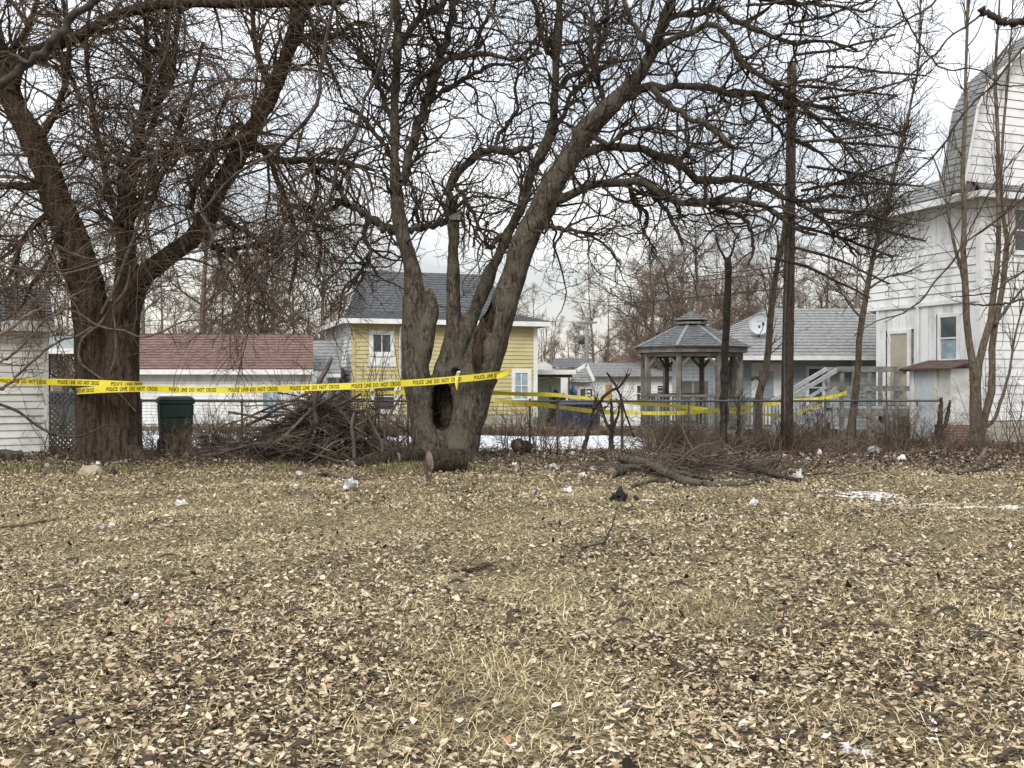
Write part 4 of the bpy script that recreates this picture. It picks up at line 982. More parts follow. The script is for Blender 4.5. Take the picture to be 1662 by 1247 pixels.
# pale vine stems hanging on the dark trunk
for spv, ya in (([(212, 430, 8), (205, 470, 9), (180, 500, 9), (160, 530, 8), (137, 548, 8), (129, 580, 7), (134, 592, 7), (150, 604, 6), (175, 622, 5), (200, 645, 4), (222, 668, 3)], LY - 0.42),
                ([(236, 330, 9), (214, 400, 9), (196, 450, 10), (182, 480, 9), (165, 510, 7)], LY - 0.45),
                ([(184, 500, 4), (190, 560, 5), (188, 585, 4), (178, 610, 3)], LY - 0.42),
                ([(0, 430, 5), (37, 440, 6), (85, 447, 6), (130, 440, 6), (190, 420, 5)], LY - 0.9),
                ([(105, 500, 5), (130, 510, 5), (150, 525, 5), (180, 535, 5), (200, 537, 5), (225, 548, 5), (260, 540, 5), (300, 522, 4), (330, 520, 3)], LY - 0.55),
                ([(-5, 655, 7), (30, 668, 7), (60, 690, 6), (90, 705, 6), (118, 709, 6), (150, 702, 5), (175, 690, 4), (192, 688, 3)], LY - 1.6)):
    p_, r_ = limb(spv, ya, ya, 22, 0.006, rL); r_ = r_ * 0.68
    Tubes().add(p_, r_, 7).build('vine', M['twig_near'] if spv[0][0] < 0 and spv[0][1] > 600 else M['bark_small'], t1)

# ------------------------------------------------------------------ broad crooked tree in the centre
CY_ = 18.4
rC = np.random.default_rng(5)
t2 = empty('tree', (0, 0, 0), 0, 'hollow grey-barked tree in the centre with three stems and long crooked limbs', 'tree')
Ls = [(702, 775, 84), (699, 740, 60), (692, 700, 46), (680, 640, 44), (674, 600, 45), (672, 560, 43), (673, 500, 42), (668, 440, 27), (655, 387, 26), (645, 332, 22), (641, 258, 16), (641, 148, 15), (646, 70, 15), (643, 0, 12), (640, -60, 10)]
Rs = [(745, 775, 92), (746, 740, 66), (752, 700, 58), (765, 650, 60), (780, 600, 64), (793, 560, 62), (812, 510, 48), (832, 457, 42), (853, 387, 41), (883, 332, 41), (898, 295, 38), (927, 258, 36), (948, 221, 35), (980, 184, 33), (1008, 157, 27), (1037, 122, 22), (1059, 85, 20), (1074, 44, 18), (1089, 0, 16), (1105, -60, 13)]
Ms = [(722, 730, 56), (722, 640, 46), (722, 603, 38), (731, 575, 35), (736, 542, 28), (736, 481, 23), (735, 420, 20), (736, 361, 18), (734, 349, 15)]
Ts = [(738, 600, 30), (748, 560, 26), (766, 515, 24), (786, 470, 22), (797, 440, 20), (808, 418, 18), (826, 376, 17), (852, 325, 17), (863, 277, 16), (874, 258, 16), (892, 221, 15), (900, 148, 14), (904, 74, 13), (908, 0, 12), (910, -60, 10)]
rt = [[(760, 735, 34), (775, 752, 22), (785, 768, 10)], [(690, 735, 30), (672, 752, 20), (655, 768, 8)]]
def hollow(co, no):
    co = ridged(0.018, 9, 0.3, 0.035)(co, no)
    ex_ = (co[:, 0] - X_(717, 18.1)) / (19 * 18.1 / F); ez_ = (co[:, 2] - Z_(660, 18.1)) / (46 * 18.1 / F); er = np.sqrt(ex_ ** 2 + ez_ ** 2)
    co = co + no * (0.035 * np.exp(-((er - 1.22) / 0.16) ** 2) * (no[:, 1] < 0))[:, None]      # rolled lip of healing bark
    for (hx, hy, rx, rz, dep) in ((717, 660, 17, 42, 0.62), (794, 514, 10, 26, 0.30)):
        cx, cz = X_(hx, 18.1), Z_(hy, 18.1); wx, wz = rx * 18.1 / F, rz * 18.1 / F
        e = ((co[:, 0] - cx) / wx) ** 2 + ((co[:, 2] - cz) / wz) ** 2
        j = 0.12 * np.sin(co[:, 2] * 19) + 0.10 * np.sin(co[:, 0] * 31 + co[:, 2] * 11)
        s = np.clip((1.0 + j - e) / 0.35, 0, 1) * ((co[:, 1] < CY_ + 0.12) & (no[:, 1] < 0.25))
        co[:, 1] += s * dep
    return co
Bs = [(682, 590, 30), (690, 550, 30), (699, 512, 27), (702, 488, 20), (699, 472, 12), (696, 464, 4)]
stems2 = [limb(Bs, CY_ - .08, CY_ - .1, 14), limb(Ls, CY_, CY_ - .1, 34), limb(Rs, CY_ - 0.05, CY_ - 0.9, 44), limb(Ms, CY_ + 0.1, CY_ + .1, 22), limb(Ts, CY_ + 0.05, CY_ + 0.7, 34)] + [limb(r_, CY_ - .1, CY_ - .4, 8) for r_ in rt]
trunk2 = solid('trunk', stems2, M['bark_centre'], t2, 0.033, hollow)
# rotten heart inside the hollow (a dark lining that stands in the cavity)
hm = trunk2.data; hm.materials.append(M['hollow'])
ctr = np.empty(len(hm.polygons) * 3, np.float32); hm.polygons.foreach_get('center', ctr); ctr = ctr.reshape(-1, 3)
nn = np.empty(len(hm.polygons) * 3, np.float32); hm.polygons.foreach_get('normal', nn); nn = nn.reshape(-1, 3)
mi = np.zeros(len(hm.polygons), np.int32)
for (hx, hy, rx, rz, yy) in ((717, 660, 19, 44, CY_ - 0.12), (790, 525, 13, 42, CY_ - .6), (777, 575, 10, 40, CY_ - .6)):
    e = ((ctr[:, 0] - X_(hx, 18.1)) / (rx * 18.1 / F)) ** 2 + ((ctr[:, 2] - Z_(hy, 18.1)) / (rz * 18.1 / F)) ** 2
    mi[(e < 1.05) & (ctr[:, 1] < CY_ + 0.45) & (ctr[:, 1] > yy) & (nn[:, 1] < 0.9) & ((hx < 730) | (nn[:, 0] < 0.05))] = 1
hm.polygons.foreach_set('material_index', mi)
L2 = [
    ([(905, 325, 18), (915, 321, 15), (933, 310, 14), (963, 297, 13), (1000, 295, 13), (1051, 296, 12), (1085, 320, 12), (1115, 326, 12), (1148, 325, 11), (1207, 325, 10), (1240, 330, 9), (1273, 354, 8), (1300, 372, 6), (1330, 380, 4)], CY_ - .5, CY_ - 1.6),
    ([(945, 250, 18), (955, 243, 14), (996, 240, 13), (1036, 243, 13), (1070, 258, 13), (1096, 266, 12), (1129, 288, 13), (1166, 294, 12), (1221, 296, 11), (1250, 306, 10), (1276, 322, 9), (1310, 330, 7), (1350, 318, 5), (1390, 325, 3)], CY_ - .6, CY_ - 0.9),
    ([(1005, 160, 18), (1055, 144, 14), (1100, 141, 12), (1140, 144, 11), (1185, 155, 11), (1229, 153, 10), (1277, 175, 9), (1320, 172, 7), (1365, 190, 5), (1410, 210, 3)], CY_ - .7, CY_ - 0.3),
    ([(1060, 146, 11), (1074, 159, 11), (1111, 188, 10), (1148, 207, 9), (1170, 228, 8), (1197, 245, 6)], CY_ - .7, CY_ - 1.5),
    ([(1066, 82, 12), (1090, 68, 11), (1122, 55, 11), (1159, 42, 10), (1185, 66, 10), (1210, 103, 9), (1240, 129, 8), (1268, 138, 7), (1320, 130, 5), (1370, 140, 3)], CY_ - .8, CY_ - 1.2),
    ([(1080, 34, 12), (1100, 26, 11), (1129, 22, 10), (1166, 20, 10), (1200, 40, 9), (1240, 58, 8), (1280, 74, 7), (1330, 70, 6), (1390, 84, 4)], CY_ - .8, CY_ - .2),
    ([(1090, -10, 12), (1140, -20, 10), (1200, -10, 9), (1260, 5, 7), (1330, 10, 6), (1400, 20, 4)], CY_ - .8, CY_ - .6),
    ([(656, 295, 15), (662, 262, 15), (680, 203, 15), (701, 140, 15), (712, 100, 14), (730, 55, 12), (738, 0, 10), (742, -50, 8)], CY_ - .1, CY_ + .2),
    ([(712, 112, 10), (720, 104, 9), (760, 92, 9), (786, 89, 8), (820, 97, 7), (852, 97, 6), (880, 90, 4)], CY_, CY_ - .5),
    ([(694, 166, 8), (708, 157, 8), (749, 131, 7), (775, 118, 7), (797, 107, 6), (840, 112, 4)], CY_, CY_ + .6),
    ([(706, 112, 8), (690, 118, 7), (668, 136, 6), (658, 160, 4)], CY_, CY_ - .3),
    ([(640, 75, 12), (655, 60, 12), (672, 42, 12), (693, 22, 11), (727, 0, 10), (750, -30, 8)], CY_, CY_ + .3),
    ([(650, 378, 16), (636, 372, 14), (612, 361, 13), (590, 348, 11), (564, 332, 10), (530, 340, 8), (500, 360, 5)], CY_, CY_ + .8),
    ([(652, 372, 14), (670, 372, 12), (690, 368, 11), (710, 362, 10), (730, 352, 9), (742, 330, 6)], CY_, CY_ + .1),
    ([(733, 358, 14), (727, 320, 13), (735, 292, 13), (749, 280, 13), (771, 258, 13), (793, 248, 13), (815, 247, 11), (841, 247, 11), (866, 240, 9)], CY_ + .1, CY_ + .6),
    ([(826, 378, 9), (812, 384, 9), (804, 395, 9), (796, 402, 8), (790, 384, 5), (794, 360, 3)], CY_ + .3, CY_),
    ([(641, 200, 9), (625, 170, 8), (610, 120, 7), (590, 90, 5), (585, 50, 3)], CY_, CY_ - .4),
    ([(642, 260, 9), (615, 225, 8), (585, 190, 6), (560, 180, 4)], CY_, CY_ + .4),
    ([(900, 150, 10), (925, 125, 9), (955, 110, 8), (975, 70, 7), (985, 20, 5), (990, -30, 4)], CY_ + .5, CY_ + 1),
    ([(902, 100, 9), (880, 60, 8), (870, 20, 6), (850, -30, 4)], CY_ + .6, CY_ + .2),
    ([(894, 215, 9), (915, 190, 8), (930, 150, 7), (960, 125, 6), (1000, 100, 5), (1040, 95, 3)], CY_ + .4, CY_ + 1.2),
    ([(866, 350, 10), (900, 370, 8), (940, 376, 6), (980, 395, 4), (1010, 430, 3)], CY_ - .4, CY_ - 1.1),
    ([(1048, 296, 8), (1062, 320, 7), (1085, 345, 6), (1100, 375, 6), (1110, 400, 4)], CY_ - .7, CY_ - 1.2),
    ([(1150, 325, 8), (1165, 345, 7), (1195, 350, 6), (1212, 365, 6), (1222, 400, 5), (1215, 430, 4)], CY_ - .9, CY_ - 1.2),
    ([(1100, 268, 7), (1120, 240, 6), (1150, 235, 5), (1190, 225, 3)], CY_ - .7, CY_ - .3),
    ([(1225, 155, 8), (1250, 190, 7), (1275, 220, 6), (1320, 240, 5), (1370, 280, 3)], CY_ - .5, CY_ - .8),
    ([(1280, 322, 7), (1320, 350, 6), (1360, 385, 5), (1390, 420, 3)], CY_ - .9, CY_ - .6),
    ([(1240, 130, 7), (1290, 160, 6), (1340, 200, 5), (1390, 260, 4), (1420, 300, 3)], CY_ - 1, CY_ - 1.4),
    ([(1060, 90, 10), (1040, 60, 9), (1020, 20, 7), (1010, -30, 5)], CY_ - .8, CY_ - 1.3),
    ([(600, 352, 9), (592, 385, 8), (600, 410, 7), (585, 440, 6), (560, 470, 4)], CY_ + .3, CY_ - .2),
    ([(566, 333, 8), (545, 300, 7), (520, 285, 6), (500, 250, 4)], CY_ + .4, CY_ + .9),
    ([(640, 150, 8), (615, 130, 7), (600, 95, 6), (570, 70, 5), (550, 30, 3)], CY_, CY_ + .5),
    ([(740, 300, 7), (760, 330, 6), (775, 365, 5), (770, 400, 4)], CY_ + .2, CY_ - .3),
    ([(716, 90, 7), (700, 50, 6), (690, 10, 5), (700, -30, 4)], CY_, CY_ - .6),
    ([(800, 245, 7), (815, 210, 6), (840, 180, 5), (835, 140, 4), (855, 100, 3)], CY_ + .4, CY_ + 1),
    ([(770, 90, 7), (780, 50, 6), (800, 20, 5), (805, -30, 4)], CY_, CY_ - .4),
    ([(960, 220, 8), (985, 232, 7), (1010, 215, 6), (1045, 205, 5), (1085, 215, 4)], CY_ - .7, CY_ - 1.6),
    ([(1020, 296, 8), (1030, 330, 7), (1050, 350, 6), (1045, 380, 5), (1065, 410, 3)], CY_ - .7, CY_ - .2),
    ([(985, 182, 9), (975, 140, 8), (960, 95, 7), (965, 40, 5), (950, -20, 4)], CY_ - .7, CY_ - .2),
]
lims2 = []
for sp, ya, yb in L2:
    l = limb(sp, ya, yb, 24, 0.012, rC); lims2.append(l)
    kk = rC.normal(0, 1, (24, 3)) * l[1][:, None] * 0.42; kk[0] = 0
    l = (l[0] + kk, l[1] * rC.uniform(0.85, 1.2, 24)); lims2[-1] = l
    Tubes().add(l[0], l[1], 8).build('limb', M['bark_centre'] if sp[0][2] > 9 else M['twig_centre'], t2)
full2 = [limb(Ls[7:], CY_, CY_ - .1, 24), limb(Rs[8:], CY_ - .3, CY_ - .9, 24), limb(Ts[3:], CY_ + .2, CY_ + .7, 24)] + lims2
pp, pr = stack(full2)
wgt = np.array([0.9, 0.6, 0.9] + [0.95 if max(q[0] for q in sp) > 1150 else 1.1 for sp, _, _ in L2])
tw = Tubes()
a, ar = spawn(pp, pr, 900, 0.05, 1, 30, 90, 0.7, 2.6, 0.55, 0.010, 0.024, 0.006, 13, 0.25, (0, 0, 0.02), rC, lbias=0.3, weight=wgt, flat=1.3)
# the right-hand crown reaches on beyond the pole
ends = [limb([(1290 + dx, y0, 5), (1350 + dx, y0 + dy * .4, 4.5), (1400 + dx, y0 + dy, 4), (1450 + dx, y0 + dy * 1.6, 3)], CY_ - 1 + dz, CY_ - 1 + dz * 1.5, 13, 0.02, rC) for dx, y0, dy, dz in
        [(-20, 40, -30, .3), (0, 90, -20, -.4), (10, 140, 10, .2), (20, 190, 20, .8), (10, 230, -10, -.6), (20, 270, 20, .1), (10, 310, -30, .7), (30, 340, 20, -.5), (0, 370, 30, .4), (-10, 400, 40, -.2), (40, 160, -20, -.8), (50, 300, 0, .9), (55, 230, 10, .2), (60, 360, 20, .0), (50, 110, 10, .5), (-40, 420, 40, .3), (-80, 10, -20, 0)]]
ea, er = stack(ends)
a = np.concatenate([a, ea]); ar = np.concatenate([ar, er])
a, ar = keep_view(a, ar); tw.add(a, ar, 4)
xm_ = a.mean(1)[:, 0]; dens = 1.0 - 0.15 * ((xm_ > 3.0) & (xm_ < 5.6)) + 1.2 * (xm_ > 6.0)
b, br = spawn(a, ar, 4600, 0.12, 1, 30, 85, 0.3, 1.15, 0.65, 0.006, 0.0115, 0.004, 9, 0.27, (0, 0, 0.05), rC, lbias=0.3, weight=dens)
b, br = keep_view(b, br); tw.add(b, br, 3)
c_, cr_ = spawn(b, br, 8200, 0.15, 1, 30, 80, 0.12, 0.42, 0.75, 0.0042, 0.0062, 0.0032, 5, 0.30, (0, 0, 0.09), rC, lbias=0.2)
c_, cr_ = keep_view(c_, cr_); tw.add(c_, cr_, 3)
# buds at the shoot tips
nb = 6000; bi = rC.choice(len(c_), min(nb, len(c_)), replace=False)
tip = c_[bi, -1]; dirn = nrm(c_[bi, -1] - c_[bi, -2]); dirn[:, 2] += 0.35; dirn = nrm(dirn)
bl = rC.uniform(0.018, 0.04, len(bi))[:, None]
bp_ = np.stack([tip, tip + dirn * bl * 0.45, tip + dirn * bl], 1)
tw.add(bp_, np.stack([np.full(len(bi), .004), rC.uniform(.007, .011, len(bi)), np.full(len(bi), .001)], 1), 3)
o = tw.build('crown', M['twig_centre'], t2); o['kind'] = 'stuff'
# a sheet of shelf fungus on the snapped middle stem
MB().prism([P(728, 352, 18.35), P(738, 346, 18.35), P(750, 349, 18.35), P(748, 357, 18.35), P(730, 357, 18.35)], (0, 0.3, 0)).build('snapped_top', M['wood_brown'], t2)

# ------------------------------------------------------------------ smaller trees on the right
def small_tree(label, stems, Y, m, tw_n, seed, tl=(0.5, 1.2), ang=(20, 50), trop=0.06, r2=2.2, voxel=None, mt='twig_left', broken=None, yb=0.0):
    rg = np.random.default_rng(seed)
    r = empty('tree', (0, 0, 0), 0, label, 'tree')
    ls_ = [limb(s, Y, Y + yb * (i % 3 - 1), 22, 0.008, rg) for i, s in enumerate(stems)]
    for i, (p, q) in enumerate(ls_):
        p = p.copy(); p[1:] += rg.normal(0, 1, (21, 3)) * q[1:, None] * 0.18
        Tubes().add(p, q * rg.uniform(0.92, 1.1, 22), 10, cap=True).build('trunk' if i == 0 else 'stem', M[m], r)
    if tw_n:
        pp, pr = stack(ls_)
        t = Tubes()
        a, ar = spawn(pp, pr, tw_n, 0.35, 1, ang[0], ang[1], tl[0], tl[1], 0.5, 0.006, 0.015, 0.005, 10, 0.10, (0, 0, trop), rg, lbias=0.3); t.add(a, ar, 4)
        b, br = spawn(a, ar, int(tw_n * r2), 0.15, 1, 20, 55, 0.2, 0.7, 0.6, 0.004, 0.008, 0.0035, 7, 0.12, (0, 0, trop), rg, lbias=0.3); t.add(b, br, 3)
        c, cr2 = spawn(b, br, int(tw_n * r2 * 1.5), 0.2, 1, 20, 60, 0.08, 0.3, 0.7, 0.0035, 0.005, 0.003, 4, 0.12, (0, 0, trop), rg); t.add(c, cr2, 3)
        o = t.build('crown', M[mt], r); o['kind'] = 'stuff'
    return r
small_tree('slim topped tree trunk standing in front of the gazebo', [[(1174, 722, 18), (1175, 690, 15), (1177, 620, 14), (1178, 560, 12), (1180, 500, 12), (1181, 450, 11), (1180, 430, 13), (1180, 419, 12)],
            [(1180, 424, 5), (1172, 412, 4), (1166, 396, 3), (1163, 380, 2)], [(1181, 424, 5), (1188, 408, 4), (1192, 390, 3), (1203, 372, 2)]], 20.9, 'twig_near', 14, 21, (0.2, 0.7))
small_tree('curving thin tree leaning between gazebo and utility pole', [[(1232, 725, 15), (1232, 687, 13), (1231, 656, 13), (1236, 628, 13), (1244, 605, 12), (1247, 582, 11), (1249, 536, 11), (1252, 490, 10), (1260, 440, 9), (1268, 400, 8), (1272, 360, 6), (1268, 310, 4)],
            [(1236, 620, 6), (1226, 612, 6), (1219, 616, 5)]], 20.8, 'bark_small', 26, 22, (0.4, 1.1))
small_tree('slender pale sapling right of the stairs reaching the top of the view', [[(1379, 738, 15), (1382, 700, 13), (1388, 660, 12), (1393, 596, 11), (1398, 532, 11), (1405, 484, 10), (1411, 452, 9), (1417, 420, 8), (1421, 404, 7), (1435, 353, 7), (1452, 282, 6), (1470, 212, 5), (1480, 159, 4), (1491, 106, 3.5), (1493, 35, 3), (1494, -30, 2)],
            [(1433, 360, 4), (1405, 330, 3), (1390, 290, 2)], [(1416, 425, 4), (1440, 400, 3), (1462, 370, 2)], [(1400, 520, 4), (1370, 480, 3), (1345, 440, 2)], [(1408, 470, 4), (1440, 450, 3), (1480, 440, 2)]], 20.6, 'bark_small', 130, 23, (0.4, 1.2), (25, 60), 0.07, 3.5, mt='twig_centre')
small_tree('clump of tall pale stems in front of the white gambrel house', [
    [(1582, 745, 30), (1580, 704, 18), (1580, 637, 14), (1577, 592, 12), (1570, 547, 11), (1565, 473, 10), (1563, 444, 9), (1563, 357, 8), (1561, 300, 7), (1563, 176, 6), (1565, 106, 5), (1568, 0, 4), (1570, -60, 3)],
    [(1584, 740, 22), (1584, 640, 14), (1586, 600, 12), (1592, 574, 11), (1602, 536, 10), (1611, 480, 10), (1616, 440, 9), (1619, 376, 8), (1617, 300, 7), (1616, 219, 6), (1612, 120, 5), (1618, 20, 3), (1620, -40, 2)],
    [(1588, 742, 20), (1594, 690, 13), (1604, 660, 12), (1612, 612, 11), (1610, 585, 11), (1609, 552, 10), (1615, 529, 10), (1622, 490, 9), (1628, 453, 9), (1634, 396, 8), (1628, 350, 6), (1624, 300, 5), (1630, 200, 4), (1640, 90, 3), (1645, 0, 2)],
    [(1634, 398, 6), (1645, 376, 5), (1655, 355, 4), (1672, 330, 3), (1690, 290, 2)],
    [(1612, 528, 6), (1630, 505, 5), (1650, 480, 4), (1680, 450, 3)],
    [(1564, 460, 6), (1550, 400, 5), (1538, 350, 4), (1530, 300, 3), (1510, 250, 2)],
    [(1588, 700, 7), (1606, 690, 6), (1625, 650, 5), (1640, 600, 4), (1650, 540, 3), (1668, 470, 2)]], 21.2, 'bark_small', 110, 24, (0.6, 1.9), (12, 45), 0.08, 2.6, yb=0.25)
small_tree('knobby dead stub at the right end of the chain-link fence', [[(1521, 730, 9), (1523, 700, 8), (1526, 672, 7), (1529, 648, 5)], [(1524, 700, 6), (1533, 690, 6), (1539, 672, 7), (1541, 655, 4), (1543, 648, 3)], [(1527, 690, 5), (1515, 716, 4), (1512, 728, 3)]], 20.2, 'twig_near', 10, 25, (0.15, 0.5))
small_tree('thin leaning cut sapling in the fence left of the gazebo', [[(948, 735, 8), (951, 715, 7), (957, 690, 6), (962, 668, 5), (967, 645, 4)], [(957, 692, 5), (970, 668, 4), (985, 660, 3)], [(963, 665, 5), (990, 635, 5), (1004, 628, 4), (1016, 612, 4), (1021, 607, 3)], [(985, 605, 3), (1000, 626, 4), (1013, 660, 3), (1030, 710, 3)]], 20.2, 'twig_near', 16, 26, (0.2, 0.8))
small_tree('short forked stub standing beside a fence post left of the gazebo', [[(993, 738, 9), (993, 709, 8), (994, 690, 7), (993, 665, 5), (991, 648, 4)], [(994, 700, 6), (984, 685, 5), (978, 668, 4), (975, 650, 3)], [(995, 695, 5), (1003, 675, 4), (1006, 655, 3)]], 20.25, 'twig_near', 12, 27, (0.2, 0.6))
small_tree('brown stub in the brush beside the curving thin tree', [[(1198, 740, 8), (1199, 700, 7), (1200, 670, 6), (1199, 652, 5)]], 20.3, 'twig_near', 6, 28, (0.2, 0.5))

# thickets of bare shoots
def thicket(label, px0, px1, Y, n, h0, h1, seed, m='twig_left', lean=0.0, name='bare_shrub'):
    rg = np.random.default_rng(seed)
    xc = X_((px0 + px1) / 2, Y); hw = (X_(px1, Y) - X_(px0, Y)) / 2
    r = empty(name, (xc, Y, 0), 0, label, 'shrub')
    st_ = np.stack([rg.normal(0, hw * 0.45, n), rg.normal(0, 0.22, n), np.zeros(n)], 1)
    d = np.stack([st_[:, 0] * 0.35 + rg.normal(lean, 0.28, n), rg.normal(0, 0.2, n), np.ones(n)], 1)
    a, ar = grow(st_, d, rg.uniform(h0, h1, n), rg.uniform(0.006, 0.013, n), np.full(n, 0.004), 12, 0.09, (0, 0, 0.03), rg)
    Tubes().add(a, ar, 4).build('stems', M[m], r)['kind'] = 'stuff'
    t = Tubes(); b, br = spawn(a, ar, n * 4, 0.2, 1, 25, 65, 0.2, 0.9, 0.6, 0.004, 0.007, 0.003, 6, 0.14, (0, 0, 0.02), rg, arch(n * 4, rg) * 0.5); t.add(b, br, 3)
    c, c2 = spawn(b, br, n * 6, 0.2, 1, 25, 65, 0.1, 0.4, 0.7, 0.003, 0.005, 0.003, 4, 0.12, (0, 0, 0), rg); t.add(c, c2, 3)
    t.build('twigs', M[m], r)['kind'] = 'stuff'
    return r
thicket('tall bare shrub of thin shoots in front of the yellow house window', 560, 650, 19.3, 26, 1.3, 2.7, 31)
thicket('bare shrub behind the brush pile against the white garage', 440, 540, 19.8, 20, 0.9, 2.0, 32)
thicket('tangled bare shrub right of the hollow tree by the fence', 800, 930, 19.7, 34, 0.5, 1.25, 33, 'brush_brown')
thicket('bare shrub crowding the foot of the hollow tree on its left', 630, 690, 18.2, 20, 0.5, 1.5, 34)
thicket('brown bare shrub below the porch landing behind the fence', 1420, 1500, 20.9, 34, 0.5, 1.5, 35, 'brush_brown')
thicket('bare shrub in front of the stairs between pole and sapling', 1300, 1375, 20.7, 26, 0.5, 1.4, 36, 'brush_brown')
thicket('bare shrub rising by the right corner of the gambrel house', 1600, 1690, 20.6, 22, 0.8, 2.2, 37)
thicket('low bare shrub below the green cart and garage wall', 325, 400, 20.1, 24, 0.5, 1.2, 38, 'brush_brown')
thicket('low brown shrub at the foot of the lean-to door', 1480, 1560, 20.7, 24, 0.3, 0.8, 39, 'brush_brown')
thicket('brown weeds hiding the lower half of the green cart', 245, 330, 19.15, 46, 0.2, 0.65, 41, 'brush_brown')
thicket('tangle of weeds and sticks between dark tree and brush pile', 320, 400, 19.0, 50, 0.2, 0.6, 42, 'brush_dark')
thicket('dark bare thicket behind the branch pile', 1060, 1160, 19.0, 60, 0.3, 0.8, 43, 'brush_dark')
thicket('dark low thicket around the foot of the utility pole', 1230, 1310, 19.4, 50, 0.3, 0.9, 44, 'brush_dark')
thicket('drooping bare shrub before the lattice beside the near shed', 70, 130, 19.0, 14, 0.6, 1.7, 40)

# ------------------------------------------------------------------ branches that hang in from trees outside the picture
def overhang(label, specs, Y0, Y1, seed, n=10, m='twig_near', tl=(0.15, 0.6), n2=14):
    rg = np.random.default_rng(seed)
    r = empty('overhanging_branch', (0, 0, 0), 0, label, 'branch')
    ls_ = [limb([(u_, v_, w_ * (0.75 if w_ < 10 else 0.9)) for u_, v_, w_ in s], Y0, Y1, 30, 0.004, rg) for s in specs]
    for i, (p, q) in enumerate(ls_):
        kk = rg.normal(0, 1, p.shape) * q[:, None] * 0.5
        Tubes().add(p + kk, q * rg.uniform(0.85, 1.2, 30), 9, cap=True).build('branch' if i == 0 else 'side_branch', M[m], r)
    if n:
        pp, pr = stack(ls_); t = Tubes()
        a, ar = spawn(pp, pr, n, 0.1, 1, 30, 70, tl[0], tl[1], 0.6, 0.0025, 0.006, 0.0018, 9, 0.14, (0, 0, 0.02), rg); t.add(a, ar, 4)
        b, br = spawn(a, ar, n2, 0.2, 1, 30, 70, tl[0] * .4, tl[1] * .5, 0.7, 0.002, 0.003, 0.0014, 5, 0.14, (0, 0, 0.02), rg); t.add(b, br, 3)
        t.build('twigs', M[m], r)['kind'] = 'stuff'
    return r
overhang('thick bare branch crossing the upper left corner', [[(-40, 150, 17), (0, 133, 15), (40, 110, 14), (75, 80, 15), (110, 40, 14), (145, 0, 12), (170, -40, 11)], [(46, 104, 8), (28, 92, 7), (0, 88, 6), (-30, 92, 5)]], 7.0, 7.2, 51, 8)
overhang('long dark drooping branch curving down left across the dark tree', [[(546, -40, 9), (542, 0, 8.5), (531, 55, 8), (520, 122, 8), (513, 177, 7.5), (483, 214, 7), (435, 255, 6.5), (369, 299, 6), (328, 347, 5.5), (277, 369, 5), (221, 398, 4.5), (162, 424, 4), (103, 441, 3.5), (37, 438, 3), (-10, 420, 2.5)], [(328, 347, 5), (345, 385, 6), (335, 405, 4), (300, 415, 3)]], 9.5, 9.0, 52, 22)
overhang('long drooping branch falling between the dark tree and hollow tree', [[(645, -40, 9), (638, 0, 8.5), (631, 55, 8.5), (616, 111, 8), (594, 159, 8), (575, 221, 8), (555, 255, 8), (535, 321, 6.5), (500, 372, 5.5), (450, 425, 5), (410, 465, 4.5), (380, 500, 3)], [(556, 254, 6), (575, 275, 5), (592, 310, 4.5), (602, 370, 4), (600, 420, 3)], [(555, 255, 5), (600, 240, 4), (660, 225, 3.5), (730, 195, 3), (790, 150, 2)], [(558, 258, 5), (610, 285, 4.5), (660, 300, 4), (720, 320, 3)]], 9.0, 8.8, 53, 26)
overhang('thin dark twig hanging over the middle of the dark tree', [[(292, -30, 6), (288, 0, 6), (277, 37, 5.5), (273, 85, 5.5), (251, 129, 5), (232, 181, 4.5), (207, 229, 4), (181, 284, 3)]], 9.0, 9.0, 54, 14)
overhang('thin branch sweeping down through the upper middle of the hollow tree', [[(1044, -30, 5), (1040, 0, 5), (1036, 55, 4.5), (1007, 125, 4), (955, 177, 4), (926, 221, 3.5), (900, 266, 3.5), (870, 300, 3), (841, 350, 2)], [(795, -30, 4.5), (797, 7, 4.5), (806, 40, 4), (837, 81, 4), (874, 118, 3.5), (915, 150, 3)]], 8.5, 8.3, 55, 20)
overhang('broken branch end entering at the upper right corner', [[(1700, 36, 17), (1662, 35, 14), (1640, 37, 12), (1610, 30, 11), (1588, 22, 11)], [(1590, 26, 5), (1560, 48, 4.5), (1541, 60, 4), (1519, 85, 3.5), (1484, 116, 3.5), (1438, 152, 3), (1400, 190, 2.5), (1350, 235, 2)]], 7.5, 7.5, 56, 14)
overhang('twiggy branch falling from the top right toward the utility pole', [[(1530, -30, 5), (1519, 0, 5), (1484, 25, 4.5), (1435, 53, 4), (1406, 88, 4), (1378, 120, 3.5), (1340, 145, 2.5), (1300, 175, 2)], [(1448, -20, 4), (1470, 32, 4), (1491, 71, 4), (1515, 100, 4), (1534, 113, 3.5), (1586, 113, 3), (1615, 132, 2)]], 8.2, 8.0, 57, 26)
overhang('long thin branch slanting down left across the gambrel roof', [[(1700, 60, 5), (1662, 78, 5), (1632, 109, 5), (1611, 138, 4.8), (1569, 176, 4.5), (1548, 208, 4.3), (1512, 258, 4), (1484, 282, 3.6), (1421, 335, 3), (1370, 370, 2.2)], [(1612, 137, 4), (1640, 142, 3), (1680, 140, 2.5)]], 8.0, 7.8, 58, 22)
